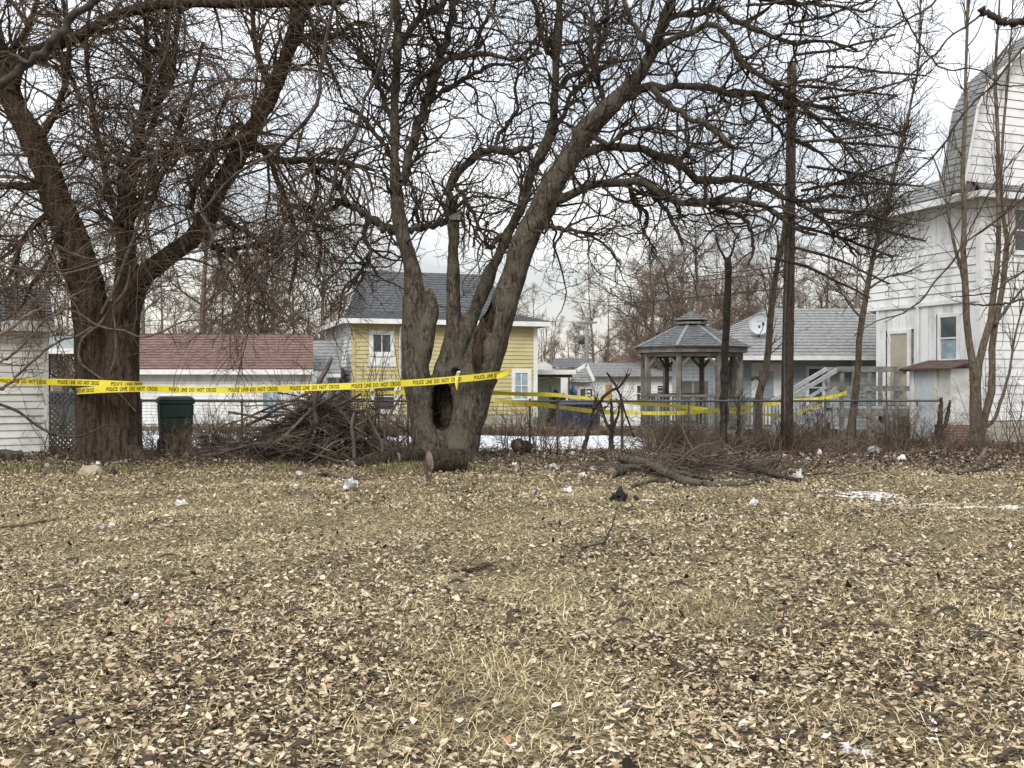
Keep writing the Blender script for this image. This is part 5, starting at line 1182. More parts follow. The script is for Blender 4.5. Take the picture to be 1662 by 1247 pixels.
overhang('thin branch slanting down left across the white upper storey', [[(1700, 290, 5), (1661, 322, 4.8), (1625, 352, 4.6), (1594, 374, 4.6), (1563, 397, 4.4), (1538, 434, 4.2), (1515, 457, 4), (1494, 486, 3.5), (1459, 511, 3), (1420, 522, 2.4), (1385, 545, 1.8)], [(1600, 370, 3.6), (1630, 345, 3.2), (1660, 300, 3), (1690, 260, 2.6)], [(1562, 398, 3), (1580, 360, 2.8), (1600, 320, 2.6), (1640, 260, 2.2), (1690, 200, 2)]], 8.0, 7.6, 59, 20)
overhang('slim curved branch entering low from the right over the lap siding', [[(1700, 485, 4.6), (1662, 488, 4.4), (1625, 494, 4), (1590, 496, 3.6), (1565, 494, 3)], [(1700, 420, 4.4), (1662, 440, 4.2), (1640, 455, 3.6), (1610, 476, 3.2), (1575, 481, 2.8), (1545, 484, 2)]], 8.5, 8.3, 60, 10)
overhang('dark branch tip drooping in from the left edge over the near shed', [[(-40, 640, 7), (0, 632, 6.5), (30, 610, 6), (62, 580, 5.5), (90, 558, 5), (125, 545, 4), (150, 530, 2.5)], [(-40, 560, 7), (0, 545, 6.5), (30, 525, 6), (60, 505, 5), (100, 490, 4), (140, 470, 3)], [(-30, 600, 5), (0, 590, 5), (40, 560, 4.5), (75, 520, 4), (110, 500, 3)]], 10.5, 11.5, 61, 34, 'twig_left', n2=50)

# ------------------------------------------------------------------ woods and trees in the distance
def far_proto(seed, hgt, spread, n1, n2, n3, up_=0.03):
    rg = np.random.default_rng(seed)
    p, r = grow(np.zeros((1, 3)), np.array([[rg.normal(0, .05), 0, 1.0]]), np.array([hgt]), np.array([0.20]), np.array([0.03]), 16, 0.03, (0, 0, 0.03), rg)
    trunk = Tubes().add(p, r, 7).mesh('trunk')
    t = Tubes()
    a, ar = spawn(p, r, n1, 0.16, 0.98, 30, 75, spread * .6, spread * 1.35, 0.6, 0.03, 0.10, 0.02, 12, 0.14, (0, 0, up_), rg, lbias=0.3); t.add(a, ar, 4)
    b, br = spawn(a, ar, n2, 0.2, 1, 20, 65, spread * .22, spread * .6, 0.6, 0.012, 0.03, 0.010, 7, 0.16, (0, 0, up_), rg); t.add(b, br, 3)
    c, c2 = spawn(b, br, n3, 0.2, 1, 20, 65, spread * .08, spread * .3, 0.7, 0.008, 0.012, 0.007, 4, 0.16, (0, 0, up_), rg); t.add(c, c2, 3)
    crown = t.mesh('crown')
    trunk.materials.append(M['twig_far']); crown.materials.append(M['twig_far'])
    return trunk, crown
protos = [far_proto(71, 11, 3.6, 15, 300, 1900), far_proto(72, 13, 4.4, 17, 340, 2100), far_proto(73, 9, 3.2, 14, 280, 1700), far_proto(74, 12, 3.0, 20, 360, 1900, 0.05)]
def far_tree(px, Y, s, k, label, group, rz):
    tr, cw = protos[k]
    r = empty('bare_tree', (X_(px, Y), Y, g(0, Y) - 0.1), rz, label, 'tree', group); r.scale = (s, s, s)
    link('trunk', tr, r); o = link('crown', cw, r); o['kind'] = 'stuff'
rf = random.Random(9)
sets = [
    ('bare grey tree standing behind the white garage and near shed', 'bare trees behind the white garage', 22, -60, 520, 44, 74, 0.72, 1.05),
    ('bare grey tree standing behind the yellow house', 'bare trees behind the yellow house', 6, 540, 860, 56, 80, 0.6, 0.85),
    ('small bare grey tree far beyond the white bungalow', 'bare trees beyond the bungalow', 9, 870, 1030, 72, 120, 0.55, 0.95),
    ('bare brown tree behind the gazebo', 'bare trees behind the gazebo', 18, 1030, 1230, 48, 80, 0.62, 0.9),
    ('bare brown tree behind the blue-grey bungalow', 'bare trees behind the bungalow roof', 12, 1240, 1500, 46, 80, 0.62, 0.95)]
for lab, grp, n, p0, p1, y0, y1, s0, s1 in sets:
    for i in range(n):
        far_tree(p0 + (p1 - p0) * (i + rf.random()) / n, rf.uniform(y0, y1), rf.uniform(s0, s1), rf.randrange(4), lab, grp, rf.uniform(0, 6.28))
# the wood closing the horizon reads as one mass
def woods():
    rg = np.random.default_rng(81); n = 480
    Y = rg.uniform(85, 150, n); X = rg.uniform(-0.62, 0.62, n) * Y
    st_ = np.stack([X, Y, gz(X, Y)], 1)
    gap = np.exp(-((X / Y * F + CX - 965) / 60) ** 2)
    h = rg.uniform(5, 10.5, n) * (1 - 0.6 * gap)
    a, ar = grow(st_, np.tile([[0, 0, 1.0]], (n, 1)), h, np.full(n, 0.12), np.full(n, 0.02), 8, 0.05, (0, 0, 0.05), rg)
    t = Tubes().add(a, ar, 3)
    b, br = spawn(a, ar, n * 9, 0.1, 1, 20, 55, 1.0, 3.2, 0.6, 0.03, 0.05, 0.018, 5, 0.12, (0, 0, 0.05), rg); t.add(b, br, 3)
    c, c2 = spawn(b, br, n * 12, 0.1, 1, 20, 60, 0.5, 1.6, 0.6, 0.018, 0.03, 0.014, 4, 0.12, (0, 0, 0.03), rg); t.add(c, c2, 3)
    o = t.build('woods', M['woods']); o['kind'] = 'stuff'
woods()

# ------------------------------------------------------------------ police tape
TXT = None
def text_mesh():
    cu = bpy.data.curves.new('tape_text', 'FONT'); cu.body = 'POLICE  LINE  DO  NOT  CROSS'; cu.size = 1.0; cu.offset = 0.018; cu.resolution_u = 2
    o = bpy.data.objects.new('tape_text', cu); C.objects.link(o)
    dg = bpy.context.evaluated_depsgraph_get(); me = o.evaluated_get(dg).to_mesh()
    v = np.empty(len(me.vertices) * 3); me.vertices.foreach_get('co', v); v = v.reshape(-1, 3)
    f = [tuple(p.vertices) for p in me.polygons]
    o.evaluated_get(dg).to_mesh_clear(); bpy.data.objects.remove(o); bpy.data.curves.remove(cu)
    v[:, 0] -= v[:, 0].min(); v[:, 1] -= v[:, 1].min(); return v / np.array([v[:, 0].max(), v[:, 1].max(), 1]), f
TV, TF = text_mesh()

def tape(label, pts, h=0.145, text=True, m='tape', start=0.1, rep=1.12, twist=0.0, seed=0, K=90, sag=0.0):
    """a ribbon along world points, standing on edge; print runs along it in repeats"""
    rg = np.random.default_rng(seed)
    pts = np.asarray([tuple(p) for p in pts]); p, _ = resample(pts, np.ones(len(pts)), K)
    ln = np.concatenate([[0], np.cumsum(np.linalg.norm(np.diff(p, axis=0), axis=1))])
    t = np.gradient(p, axis=0); t = nrm(t); side = nrm(np.cross(t, np.array([0, 0, 1.0])))
    wv = 0.012 * np.sin(ln * 5 + seed) + 0.008 * np.sin(ln * 11 + 2 * seed)
    tw_ = twist * np.sin(ln * 1.3 + seed) + 0.10 * np.sin(ln * 2.9 + seed)
    up_v = np.stack([side[:, 0] * np.sin(tw_), side[:, 1] * np.sin(tw_), np.cos(tw_)], 1)
    p = p + side * wv[:, None]
    nrmv = np.cross(t, up_v)
    q0, q1 = p - up_v * h / 2, p + up_v * h / 2
    V = np.concatenate([q0, q1, q0 + nrmv * 0.0012, q1 + nrmv * 0.0012]); k = np.arange(K - 1)
    Q = [np.stack([k, k + 1, K + k + 1, K + k], 1), np.stack([2 * K + k, 3 * K + k, 3 * K + k + 1, 2 * K + k + 1], 1)]
    me = np_mesh('police_tape', V, Q); me.materials.append(M[m])
    o = link('police_tape', me); setp(o, label, 'tape')
    if text:
        s = start
        cam_side = 1 if np.mean(nrmv[:, 1]) < 0 else -1
        while s + rep * 0.78 < ln[-1]:
            u = s + TV[:, 0] * rep * 0.80; vv = (TV[:, 1] - 0.5) * h * 0.60
            f = np.interp(u, ln, np.arange(K)); i = np.clip(f.astype(int), 0, K - 2); fr = (f - i)[:, None]
            L_ = lambda a: a[i] * (1 - fr) + a[i + 1] * fr
            pos = L_(p) + L_(up_v) * vv[:, None] + L_(nrmv) * (cam_side * 0.0035 + (0.0012 if cam_side > 0 else 0))
            mt = bpy.data.meshes.new('lettering'); mt.from_pydata([tuple(x) for x in pos], [], TF); mt.update(); mt.materials.append(M['ink'])
            link('lettering', mt, o)
            s += rep
    return o
TR = lambda px, py, Y: P(px, py, Y)
tape('upper yellow police tape running from the near shed to the dark tree', [TR(-120, 616, 18.2), TR(0, 618, 18.2), TR(75, 620, 18.1), TR(128, 621, 18.0), TR(152, 622, 17.86), TR(176, 623, 17.82), TR(200, 624, 17.84), TR(222, 624.5, 18.0), TR(230, 625, 18.35), TR(228, 626, 18.8)], start=0.26, seed=1, h=0.12)
tape('long yellow police tape stretched from the dark tree to the hollow tree', [TR(124, 637, 18.5), TR(126, 635, 18.15), TR(140, 634, 17.87), TR(176, 632, 17.80), TR(212, 631, 17.86), TR(226, 631, 17.95), TR(320, 633, 17.9), TR(418, 632, 17.88), TR(512, 629, 17.86), TR(612, 625, 17.82), TR(660, 622, 17.8), TR(700, 619.5, 17.72), TR(745, 615.5, 17.68), TR(790, 611, 17.72), TR(812, 608, 17.95), TR(822, 606, 18.3)], start=0.08, seed=2, h=0.12, K=140)
tape('short loose end of yellow tape knotted at the hollow tree', [TR(806, 612, 17.74), TR(814, 609, 17.72), TR(824, 605, 17.75), TR(829, 598, 17.8)], h=0.09, text=False, seed=3, K=14)
e_ = MB(); e_.prism([TR(738, 610, 17.62), TR(744, 609, 17.62), TR(743, 624, 17.60), TR(741.5, 634, 17.62), TR(739, 626, 17.6)], (0, 0.002, 0)); o = e_.build('police_tape', M['tape_faded']); setp(o, 'pale tape tail hanging straight down over the long tape on the hollow tree', 'tape')
tape('yellow police tape crossing behind the hollow tree toward the gazebo', [TR(575, 640, 19.9), TR(610, 638, 19.8), TR(662, 637, 19.6), TR(730, 638, 19.4), TR(800, 638, 19.5), TR(848, 640, 19.9), TR(896, 641, 20.3), TR(935, 645, 20.9), TR(973, 648, 21.4), TR(1025, 654, 22.1), TR(1066, 657, 22.6), TR(1123, 662, 23.0), TR(1149, 665, 23.2)], h=0.085, text=False, twist=0.6, seed=4)
tape('lower yellow police tape sagging from the hollow tree toward the stairs rail', [TR(795, 649, 19.2), TR(830, 654, 19.7), TR(864, 656, 20.2), TR(909, 661, 20.7), TR(976, 669, 21.4), TR(1012, 670, 21.8), TR(1075, 671, 22.4), TR(1123, 669.5, 22.9), TR(1173, 665, 23.3), TR(1227, 659, 23.8), TR(1284, 651, 24.4), TR(1333, 647, 24.9), TR(1351, 644, 25.0), TR(1374, 637, 25.1)], h=0.095, text=False, twist=0.55, seed=5, K=110)
tape('thin yellow tape strand between the gazebo and the stairs foot', [TR(1150, 667, 23.3), TR(1186, 669, 23.4), TR(1227, 672.5, 23.6), TR(1258, 674, 23.8), TR(1284, 676, 24.2), TR(1296, 671, 24.6), TR(1313, 664, 24.9), TR(1333, 656, 25.1)], h=0.055, text=False, twist=0.5, seed=6)

# ------------------------------------------------------------------ garbage cart
gc = empty('garbage_cart', (X_(283, 19.7), 19.75, g(X_(283, 19.7), 19.7)), R(24), 'dark green wheeled garbage cart beside the dark tree', 'garbage cart')
def frus(z0, z1, a0, b0, a1, b1, y0=0, y1=0):
    vs = [(sx * a0, y0 + sy * b0, z0) for sx, sy in ((-1, -1), (1, -1), (1, 1), (-1, 1))] + [(sx * a1, y1 + sy * b1, z1) for sx, sy in ((-1, -1), (1, -1), (1, 1), (-1, 1))]
    return MB().raw(vs, [(0, 3, 2, 1), (4, 5, 6, 7), (0, 1, 5, 4), (1, 2, 6, 5), (2, 3, 7, 6), (3, 0, 4, 7)])
frus(0.06, 1.0, 0.275, 0.31, 0.325, 0.365).build('body', M['cart'], gc, bevel=0.04)
frus(0.985, 1.05, 0.335, 0.375, 0.345, 0.385).build('rim', M['cart'], gc, bevel=0.012)
frus(1.055, 1.13, 0.35, 0.40, 0.29, 0.34).build('lid', M['cart'], gc, bevel=0.02)
Tubes().add([(-0.28, 0.42, 1.06), (-0.28, 0.48, 1.08), (0.28, 0.48, 1.08), (0.28, 0.42, 1.06)], [0.018] * 4, 8).build('handle', M['cart'], gc)
for sx in (-1, 1):
    ww = lathe([(0.03, -0.03), (0.13, -0.03), (0.14, 0), (0.13, 0.03), (0.03, 0.03)], 18, 'wheel', M['rubber'], gc); ww.rotation_euler = (0, R(90), 0); ww.location = (sx * 0.29, 0.26, 0.14)
for z in (0.35, 0.75): MB().span((-0.24, -0.375 + (0.75 - z) * 0.08, z - 0.012), (0.24, -0.32, z + 0.012)).build('rib', M['cart'], gc)

# ------------------------------------------------------------------ brush pile
rB = np.random.default_rng(91)
bx, by = X_(532, 18.9), 18.9
bp_o = empty('brush_pile', (bx, by, 0), 0, 'big heap of dead sticks and prunings left of the hollow tree', 'brush pile')
def mound(x):
    return np.clip(1.22 * np.exp(-((x - 0.0) / 0.85) ** 2) + 0.42 * np.exp(-((x + 1.3) / 0.9) ** 2) + 0.25 * np.exp(-((x - 1.2) / 0.6) ** 2), 0.06, 2)
def pile(n, l0, l1, r0_, r1_, K, crook, shell, spread=1.05):
    x = np.where(rB.random(n) < 0.62, rB.normal(0.0, 0.75, n), rB.normal(-1.1, 0.9, n)).clip(-2.7, 1.9); y = rB.normal(0, 0.36, n)
    top = mound(x) * np.exp(-(y / 0.8) ** 2); z = top * (rB.random(n) ** shell) + 0.03
    sl = (mound(x + 0.15) - mound(x - 0.15)) / 0.3
    sg = np.sign(rB.normal(0, 1, n))
    wild = (rB.random(n) < 0.30)
    d = np.stack([np.ones(n), rB.normal(0, 0.45, n), sl * rB.uniform(0.2, 1.1, n) + rB.normal(0, 0.30, n) + wild * rB.normal(0, 0.9, n)], 1) * sg[:, None]
    L_ = rB.uniform(l0, l1, n) * np.where(wild, 0.6, 1)
    s = np.stack([x, y, z], 1) - nrm(d) * (L_ * 0.5)[:, None]
    rr = r0_ + (r1_ - r0_) * rB.random(n) ** 2.2
    a, ar = grow(s, d, L_, rr, rr * 0.5, K, crook, (0, 0, -0.015), rB)
    a[:, :, 2] = np.maximum(a[:, :, 2], 0.02 + ar)
    return a, ar
sa, sr = pile(190, 0.8, 2.4, 0.008, 0.034, 11, 0.15, 0.55)
for i in range(len(sa)):
    Tubes().add(sa[i], sr[i], 6, cap=True).build('stick', M['brush'], bp_o)
t = Tubes(); a, ar = pile(950, 0.3, 1.3, 0.004, 0.010, 9, 0.22, 0.7); t.add(a, ar, 4)
b, br = spawn(sa, sr, 2300, 0.2, 1, 25, 75, 0.2, 0.8, 0.5, 0.004, 0.008, 0.003, 7, 0.2, (0, 0, 0.0), rB); b[:, :, 2] = np.maximum(b[:, :, 2], 0.03); t.add(b, br, 3)
t.build('twig_tangle', M['brush'], bp_o)['kind'] = 'stuff'
# poles that stand up out of the heap
for spv in ([(575, 745, 7), (573, 715, 7), (570, 690, 6), (574, 670, 4)], [(488, 750, 6), (497, 735, 7), (508, 712, 6), (511, 700, 4)], [(618, 748, 6), (622, 730, 6), (605, 690, 5), (592, 660, 4)], [(515, 690, 8), (511, 660, 8), (517, 625, 9), (530, 600, 8), (539, 580, 6)], [(440, 730, 6), (470, 700, 6), (505, 665, 5), (545, 640, 4)],
            [(400, 690, 5), (420, 682, 5), (460, 660, 4), (520, 650, 3)], [(443, 752, 4), (500, 757, 5), (560, 764, 5), (600, 772, 4)], [(630, 735, 6), (625, 700, 5), (640, 660, 4), (652, 640, 3)]):
    p_, r_ = limb(spv, 18.3, 18.3, 14, 0.006, rB); p_ = p_ - np.array([bx, by, 0])
    Tubes().add(p_, r_, 8, cap=True).build('stick', M['brush'], bp_o)

# ------------------------------------------------------------------ logs and fallen branches
def gpt(px, py):
    Y = 1.55 * F / (py - HY); return X_(px, Y), Y
def log(name, label, cat, a, b, r0_, r1_, m, lift=0.0, seg=6, seed=0, cut=True, rx=1.0, sides=16, group=None):
    """a log from ground point a to ground point b with pale cut faces"""
    rg = np.random.default_rng(seed); (xa, ya), (xb, yb) = a, b
    root = empty(name, ((xa + xb) / 2, (ya + yb) / 2, 0), 0, label, cat, group)
    c0 = np.array([(xa + xb) / 2, (ya + yb) / 2, 0])
    s = np.linspace(0, 1, seg)[:, None]
    p = np.array([xa, ya, g(xa, ya) + r0_ * 0.85 + lift]) * (1 - s) + np.array([xb, yb, g(xb, yb) + r1_ * 0.85]) * s - c0
    p[1:-1] += rg.normal(0, r0_ * 0.12, (seg - 2, 3)); r = np.linspace(r0_, r1_, seg) * rg.uniform(0.93, 1.07, seg)
    Tubes().add(p, r, sides).build('bark', M[m], root)
    if cut:
        for e, q in ((0, 1), (-1, -2)):
            d = p[e] - p[q]; d /= np.linalg.norm(d)
            Tubes().add([p[e] - d * 0.01, p[e] + d * 0.006], [r[e] * 0.99, r[e] * 0.96], sides, cap=True).build('cut_face', M['cutwood'], root, smooth=False)
    return root
def off(pt, dx, dy): return (pt[0] + dx, pt[1] + dy)
c0 = (X_(726, 16.6), 16.6)
log('log', 'short thick sawn log with pale left end lying against the hollow tree', 'log', off(c0, -0.29, -0.12), off(c0, 0.29, 0.07), 0.20, 0.215, 'bark_log', seed=1)
log('log', 'long weathered log lying in front of the brush pile', 'log', (X_(573, 17.3), 17.25), (X_(632, 17.6), 17.75), 0.075, 0.13, 'bark_log', seed=2)
log('log', 'dark short log lying between brush pile and hollow tree', 'log', (X_(648, 17.7), 17.65), (X_(680, 17.9), 18.0), 0.12, 0.15, 'bark_log', seed=3)
log('log', 'dark knobby stump piece right of the hollow tree by the snow', 'log', (X_(838, 19.4), 19.4), (X_(858, 19.4), 19.6), 0.15, 0.12, 'bark_left', seed=4, lift=0.05)
log('log', 'grey log end at the left edge under the near shed', 'log', (X_(-25, 18.0), 17.9), (X_(22, 18.0), 18.3), 0.13, 0.12, 'bark_centre', seed=5)

def fallen(label, pts, m, lift, seed, name='fallen_branch', cat='branch', side=0, cap=True, jit=0.18):
    """branch on the ground: [(px,py,width px)] with py its ground contact row; lift: heights above ground"""
    rg = np.random.default_rng(seed); P_, r_ = [], []
    for i, (px, py, wd) in enumerate(pts):
        x, y = gpt(px, py); r = wd / 2 * y / F; h = lift[i] if isinstance(lift, (list, tuple)) else lift
        P_.append((x, y, g(x, y) + r + h)); r_.append(r)
    r_ = [q * 1.3 for q in r_]; p, r = resample(P_, r_, 18); p[1:-1] += rg.normal(0, 1, (16, 3)) * r[1:-1, None] * jit
    c = p[0].copy(); c[2] = 0
    root = empty(name, tuple(c), 0, label, cat)
    Tubes().add(p - c, r * rg.uniform(0.92, 1.08, 18), 9, cap=True).build('stem', M[m], root)
    if cap:
        d = nrm(p[0] - p[1]); Tubes().add([p[0] - c - d * 0.004, p[0] - c + d * 0.004], [r[0] * .96, r[0] * .9], 9, cap=True).build('cut_face', M['cutwood'], root, smooth=False)
    if side:
        a, ar = spawn((p - c)[None], r[None], side, 0.2, 0.95, 30, 70, 0.15, 0.5, 0.5, 0.003, 0.009, 0.003, 8, 0.14, (0, 0, 0.0), rg); a[:, :, 2] = np.maximum(a[:, :, 2], 0.01)
        for i in range(len(a)): Tubes().add(a[i], ar[i], 4).build('twig', M[m], root)
    return root
fallen('thickest pale branch on top of the right-hand branch pile', [(1009, 768, 11), (1055, 774, 11), (1095, 785, 11), (1118, 789, 11), (1148, 792, 10)], 'bark_centre', [0.16, 0.11, 0.05, 0.02, 0], 1, side=2)
fallen('thin branch lying just under the thickest branch of the pile', [(1004, 770, 7), (1067, 774, 6), (1115, 779, 6), (1156, 785, 5)], 'bark_centre', [0.08, .07, .04, 0.02], 2, side=3)
fallen('long curved branch reaching right out of the branch pile', [(1140, 792, 8), (1170, 795, 7), (1201, 794, 7), (1222, 790, 6), (1240, 784, 5), (1254, 790, 3)], 'bark_centre', 0.01, 3, side=3)
fallen('medium straight branch behind the thickest branch of the pile', [(1052, 765, 9), (1080, 768, 8), (1108, 772, 8), (1150, 774, 5)], 'bark_centre', [0.08, 0.05, 0.03, 0], 4, side=3)
fallen('dark branch propped across the ground right of the pile toward a white bag', [(1214, 772, 6), (1242, 776, 7), (1262, 780, 6), (1300, 783, 5)], 'twig_near', [0.12, 0.1, 0.06, 0.03], 5, side=5)
fallen('thin twisting branch low in the front of the branch pile', [(1022, 790, 4), (1045, 786, 5), (1065, 783, 4), (1090, 785, 3)], 'brush', 0.02, 6, side=3)
fallen('slender branch lying at the far back of the branch pile', [(1130, 762, 5), (1170, 766, 5), (1215, 768, 4), (1250, 770, 3)], 'brush', 0.05, 7, side=6)
log('log', 'short sawn chunk with dark end at the left of the branch pile', 'log', gpt(993, 776), gpt(1018, 772), 0.085, 0.075, 'bark_centre', seed=11)
log('log', 'brown blunt chunk behind the thickest branch of the pile', 'log', off(gpt(1030, 764), 0, 0.0), off(gpt(1062, 756), 0, 0), 0.10, 0.13, 'brush_brown', seed=12)
log('log', 'dark split log slanting up at the back of the branch pile', 'log', gpt(1086, 764), gpt(1126, 752), 0.10, 0.17, 'dark', seed=13, cut=True)
fallen('pale stick lying on the open grass below the stairs', [(1282, 832, 3), (1310, 836, 4), (1340, 839, 4), (1366, 841, 5)], 'brush', 0.0, 21, 'fallen_stick', 'stick')
fallen('long thin stick at the left edge of the lawn', [(-10, 860, 3), (30, 856, 3.5), (70, 848, 3), (100, 842, 2)], 'brush', 0.01, 22, 'fallen_stick', 'stick', side=3)
fallen('hooked dark twig lying in the middle of the lawn', [(940, 902, 3), (944, 895, 3), (975, 891, 3), (990, 880, 2.5), (998, 864, 2)], 'twig_near', [0, .01, .02, .06, .12], 23, 'fallen_stick', 'stick', side=2)
fallen('straight stick near the bottom right corner of the lawn', [(1556, 1206, 5), (1590, 1209, 6), (1630, 1211, 5), (1680, 1214, 4)], 'brush', 0.01, 24, 'fallen_stick', 'stick', side=1)
fallen('thin twig slanting toward the straight stick at lower right', [(1496, 1176, 3), (1520, 1188, 3), (1545, 1200, 3), (1560, 1206, 2.5)], 'brush', 0.01, 25, 'fallen_stick', 'stick')
fallen('thin dark stick lying in the left middle of the lawn', [(262, 886, 2.4), (300, 884, 2.6), (350, 880, 2.4), (405, 872, 2)], 'brush', 0.0, 26, 'fallen_stick', 'stick')
fallen('pale bare branch lying from the clump of pale stems onto the lawn', [(1550, 775, 4), (1576, 768, 5), (1590, 758, 5), (1606, 752, 4)], 'brush', [0.02, 0.05, 0.15, 0.28], 27, side=3)
fallen('dark branch lying flat in front of the clump of pale stems', [(1525, 770, 5), (1550, 772, 5), (1580, 768, 4), (1628, 760, 3)], 'twig_near', [0.02, 0.0, 0.03, 0.08], 28, side=3)
fallen('stick lying on the grass just in front of the brush pile', [(400, 757, 4), (470, 763, 5), (540, 772, 5), (600, 777, 4)], 'brush', 0.01, 29, side=6)
fallen('stubby dark twig sticking up by the sawn log', [(696, 790, 4), (692, 780, 4), (688, 772, 4)], 'twig_near', [0.0, 0.1, 0.22], 30, 'fallen_stick', 'stick')
fallen('dark cluster of twigs lying across the middle of the lawn', [(716, 925, 3), (745, 926, 4), (770, 924, 3), (795, 918, 2)], 'dark', 0.01, 31, 'fallen_stick', 'stick', side=6)

# loose sticks and twigs that fill the branch pile
t = Tubes(); n = 240
sx_ = X_(1120, 16.3) + rB.normal(0, 0.75, n); sy_ = 16.3 + rB.normal(0, 0.55, n)
d = np.stack([rB.normal(0, 1, n), rB.normal(0, 0.7, n), rB.normal(0, 0.30, n)], 1)
a, ar = grow(np.stack([sx_, sy_, gz(sx_, sy_) + rB.uniform(0.01, 0.16, n)], 1), d, rB.uniform(0.2, 0.9, n), rB.uniform(0.004, 0.012, n), np.full(n, 0.003), 8, 0.16, (0, 0, -0.01), rB)
a[:, :, 2] = np.maximum(a[:, :, 2], gz(a[:, :, 0], a[:, :, 1]) + 0.01)
t.add(a, ar, 4)
n = 420; sx_ = X_(1135, 17) + rB.normal(0, 1.05, n); sy_ = 16.9 + rB.normal(0, 0.75, n)
d = np.stack([rB.normal(0, 1, n), rB.normal(0, 0.8, n), rB.normal(0.06, 0.28, n)], 1)
a, ar = grow(np.stack([sx_, sy_, gz(sx_, sy_) + rB.uniform(0.01, 0.28, n) * np.exp(-((sx_ - X_(1120, 17)) / 0.9) ** 2) + 0.01], 1), d, rB.uniform(0.3, 1.4, n), rB.uniform(0.005, 0.015, n), np.full(n, 0.003), 10, 0.17, (0, 0, -0.02), rB)
a[:, :, 2] = np.maximum(a[:, :, 2], gz(a[:, :, 0], a[:, :, 1]) + 0.012); t.add(a, ar, 5)
n = 700; sx_ = rB.uniform(-9, 10, n); sy_ = rB.normal(18.2, 0.9, n)
d = np.stack([rB.normal(0, 1, n), rB.normal(0, 0.8, n), rB.normal(0.05, 0.2, n)], 1)
a, ar = grow(np.stack([sx_, sy_, gz(sx_, sy_) + 0.02], 1), d, rB.uniform(0.15, 0.8, n), rB.uniform(0.003, 0.008, n), np.full(n, 0.002), 7, 0.18, (0, 0, -0.02), rB)
a[:, :, 2] = np.maximum(a[:, :, 2], gz(a[:, :, 0], a[:, :, 1]) + 0.012); t.add(a, ar, 4)
o = t.build('twig_debris', M['brush']); o['kind'] = 'stuff'

# ------------------------------------------------------------------ stone, litter, small things on the ground
def lump(name, label, cat, px, py, w_, h_, m, seed, dz=0.0, flat=1.0, spike=0.35, sub=2, group=None, Y=None):
    """crumpled or rounded small thing resting on the ground; w_, h_ in photo pixels"""
    rg = np.random.default_rng(seed); x, y = gpt(px, py)
    if Y: x, y = X_(px, Y), Y
    sx, sz = w_ / 2 * y / F, h_ * y / F
    bm = bmesh.new(); bmesh.ops.create_icosphere(bm, subdivisions=sub, radius=1)
    for v_ in bm.verts:
        k = 1 + spike * mnoise.noise(v_.co * 1.9 + Vector((seed * 3.1, 0, 0))) + 0.4 * spike * mnoise.noise(v_.co * 4.3 + Vector((0, seed, 0)))
        v_.co = Vector((v_.co.x * sx * k, v_.co.y * sx * 0.75 * flat * k, (max(v_.co.z, -0.35) + 0.35) * sz / 1.35 * k))
    me = bpy.data.meshes.new(name); bm.to_mesh(me); bm.free(); me.materials.append(M[m])
    o = link(name, me); o.location = (x, y, g(x, y) + dz); o.rotation_euler = (0, 0, rg.uniform(0, 6.28) if spike > 0.2 else 0)
    return setp(o, label, cat, group)
lump('stone', 'rounded tan boulder half sunk in the grass before the dark tree', 'stone', 146, 770, 42, 17, 'stone', 1, spike=0.16, sub=3)
lump('stone', 'small white rock on the ground above the tan boulder', 'stone', 159, 755, 13, 9, 'scrap', 2, spike=0.3, Y=17.7)
lump('flower_pot', 'small black pot lying in the leaves right of the tan boulder', 'pot', 184, 769, 13, 10, 'black_bag', 3, spike=0.15)
lump('paper_scrap', 'flat white sheet on the grass left of centre', 'litter', 294, 819, 20, 8, 'scrap', 4, spike=0.7)
lump('paper_scrap', 'blue-white crumpled wrapper on the left lawn', 'litter', 180, 857, 12, 8, 'scrap', 5, spike=0.9)
lump('paper_scrap', 'thin pale wrapper strip beside the blue-white wrapper', 'litter', 166, 860, 8, 6, 'scrap_clear', 6, spike=0.9)
lump('paper_cup', 'crushed white cup in front of the brush pile', 'litter', 486, 771, 15, 7, 'scrap_clear', 7, spike=0.4)
lump('paper_scrap', 'small bright scrap below the crushed white cup', 'litter', 480, 795, 11, 7, 'scrap', 8, spike=0.7)
lump('plastic_bag', 'cloudy clear plastic bag on the grass below the weathered log', 'litter', 569, 794, 22, 17, 'scrap_clear', 9, spike=0.75, sub=3)
lump('paper_scrap', 'white crumpled scrap left of the black cloth', 'litter', 923, 797, 17, 9, 'scrap', 10, spike=0.7)
lump('paper_scrap', 'dull pale scrap on the grass right of the hollow tree', 'litter', 867, 805, 15, 7, 'scrap_clear', 11, spike=0.7)
lump('paper_scrap', 'narrow white scrap above the white crumpled scrap', 'litter', 945, 774, 15, 7, 'scrap', 12, spike=0.8)
lump('paper_scrap', 'long pale paper on the leaf bank below the snow', 'litter', 900, 758, 28, 6, 'scrap_clear', 13, spike=0.8, Y=17.6)
lump('stone', 'round grey stone among leaves left of the branch pile', 'stone', 961, 764, 9, 7, 'scrap_clear', 14, spike=0.2)
lump('food_wrapper', 'orange and pale wrapper behind the branch pile', 'litter', 1130, 756, 14, 8, 'orangep', 15, spike=0.7)
lump('paper_scrap', 'white scrap right of the orange wrapper', 'litter', 1160, 748, 15, 7, 'scrap', 16, spike=0.7)
lump('plastic_bag', 'upright white bag at the tip of the dark propped branch', 'litter', 1296, 777, 13, 16, 'scrap', 17, spike=0.95, sub=3)
lump('plastic_bag', 'white ball of plastic in the leaves below the stairs', 'litter', 1330, 748, 9, 11, 'scrap', 18, spike=0.4)
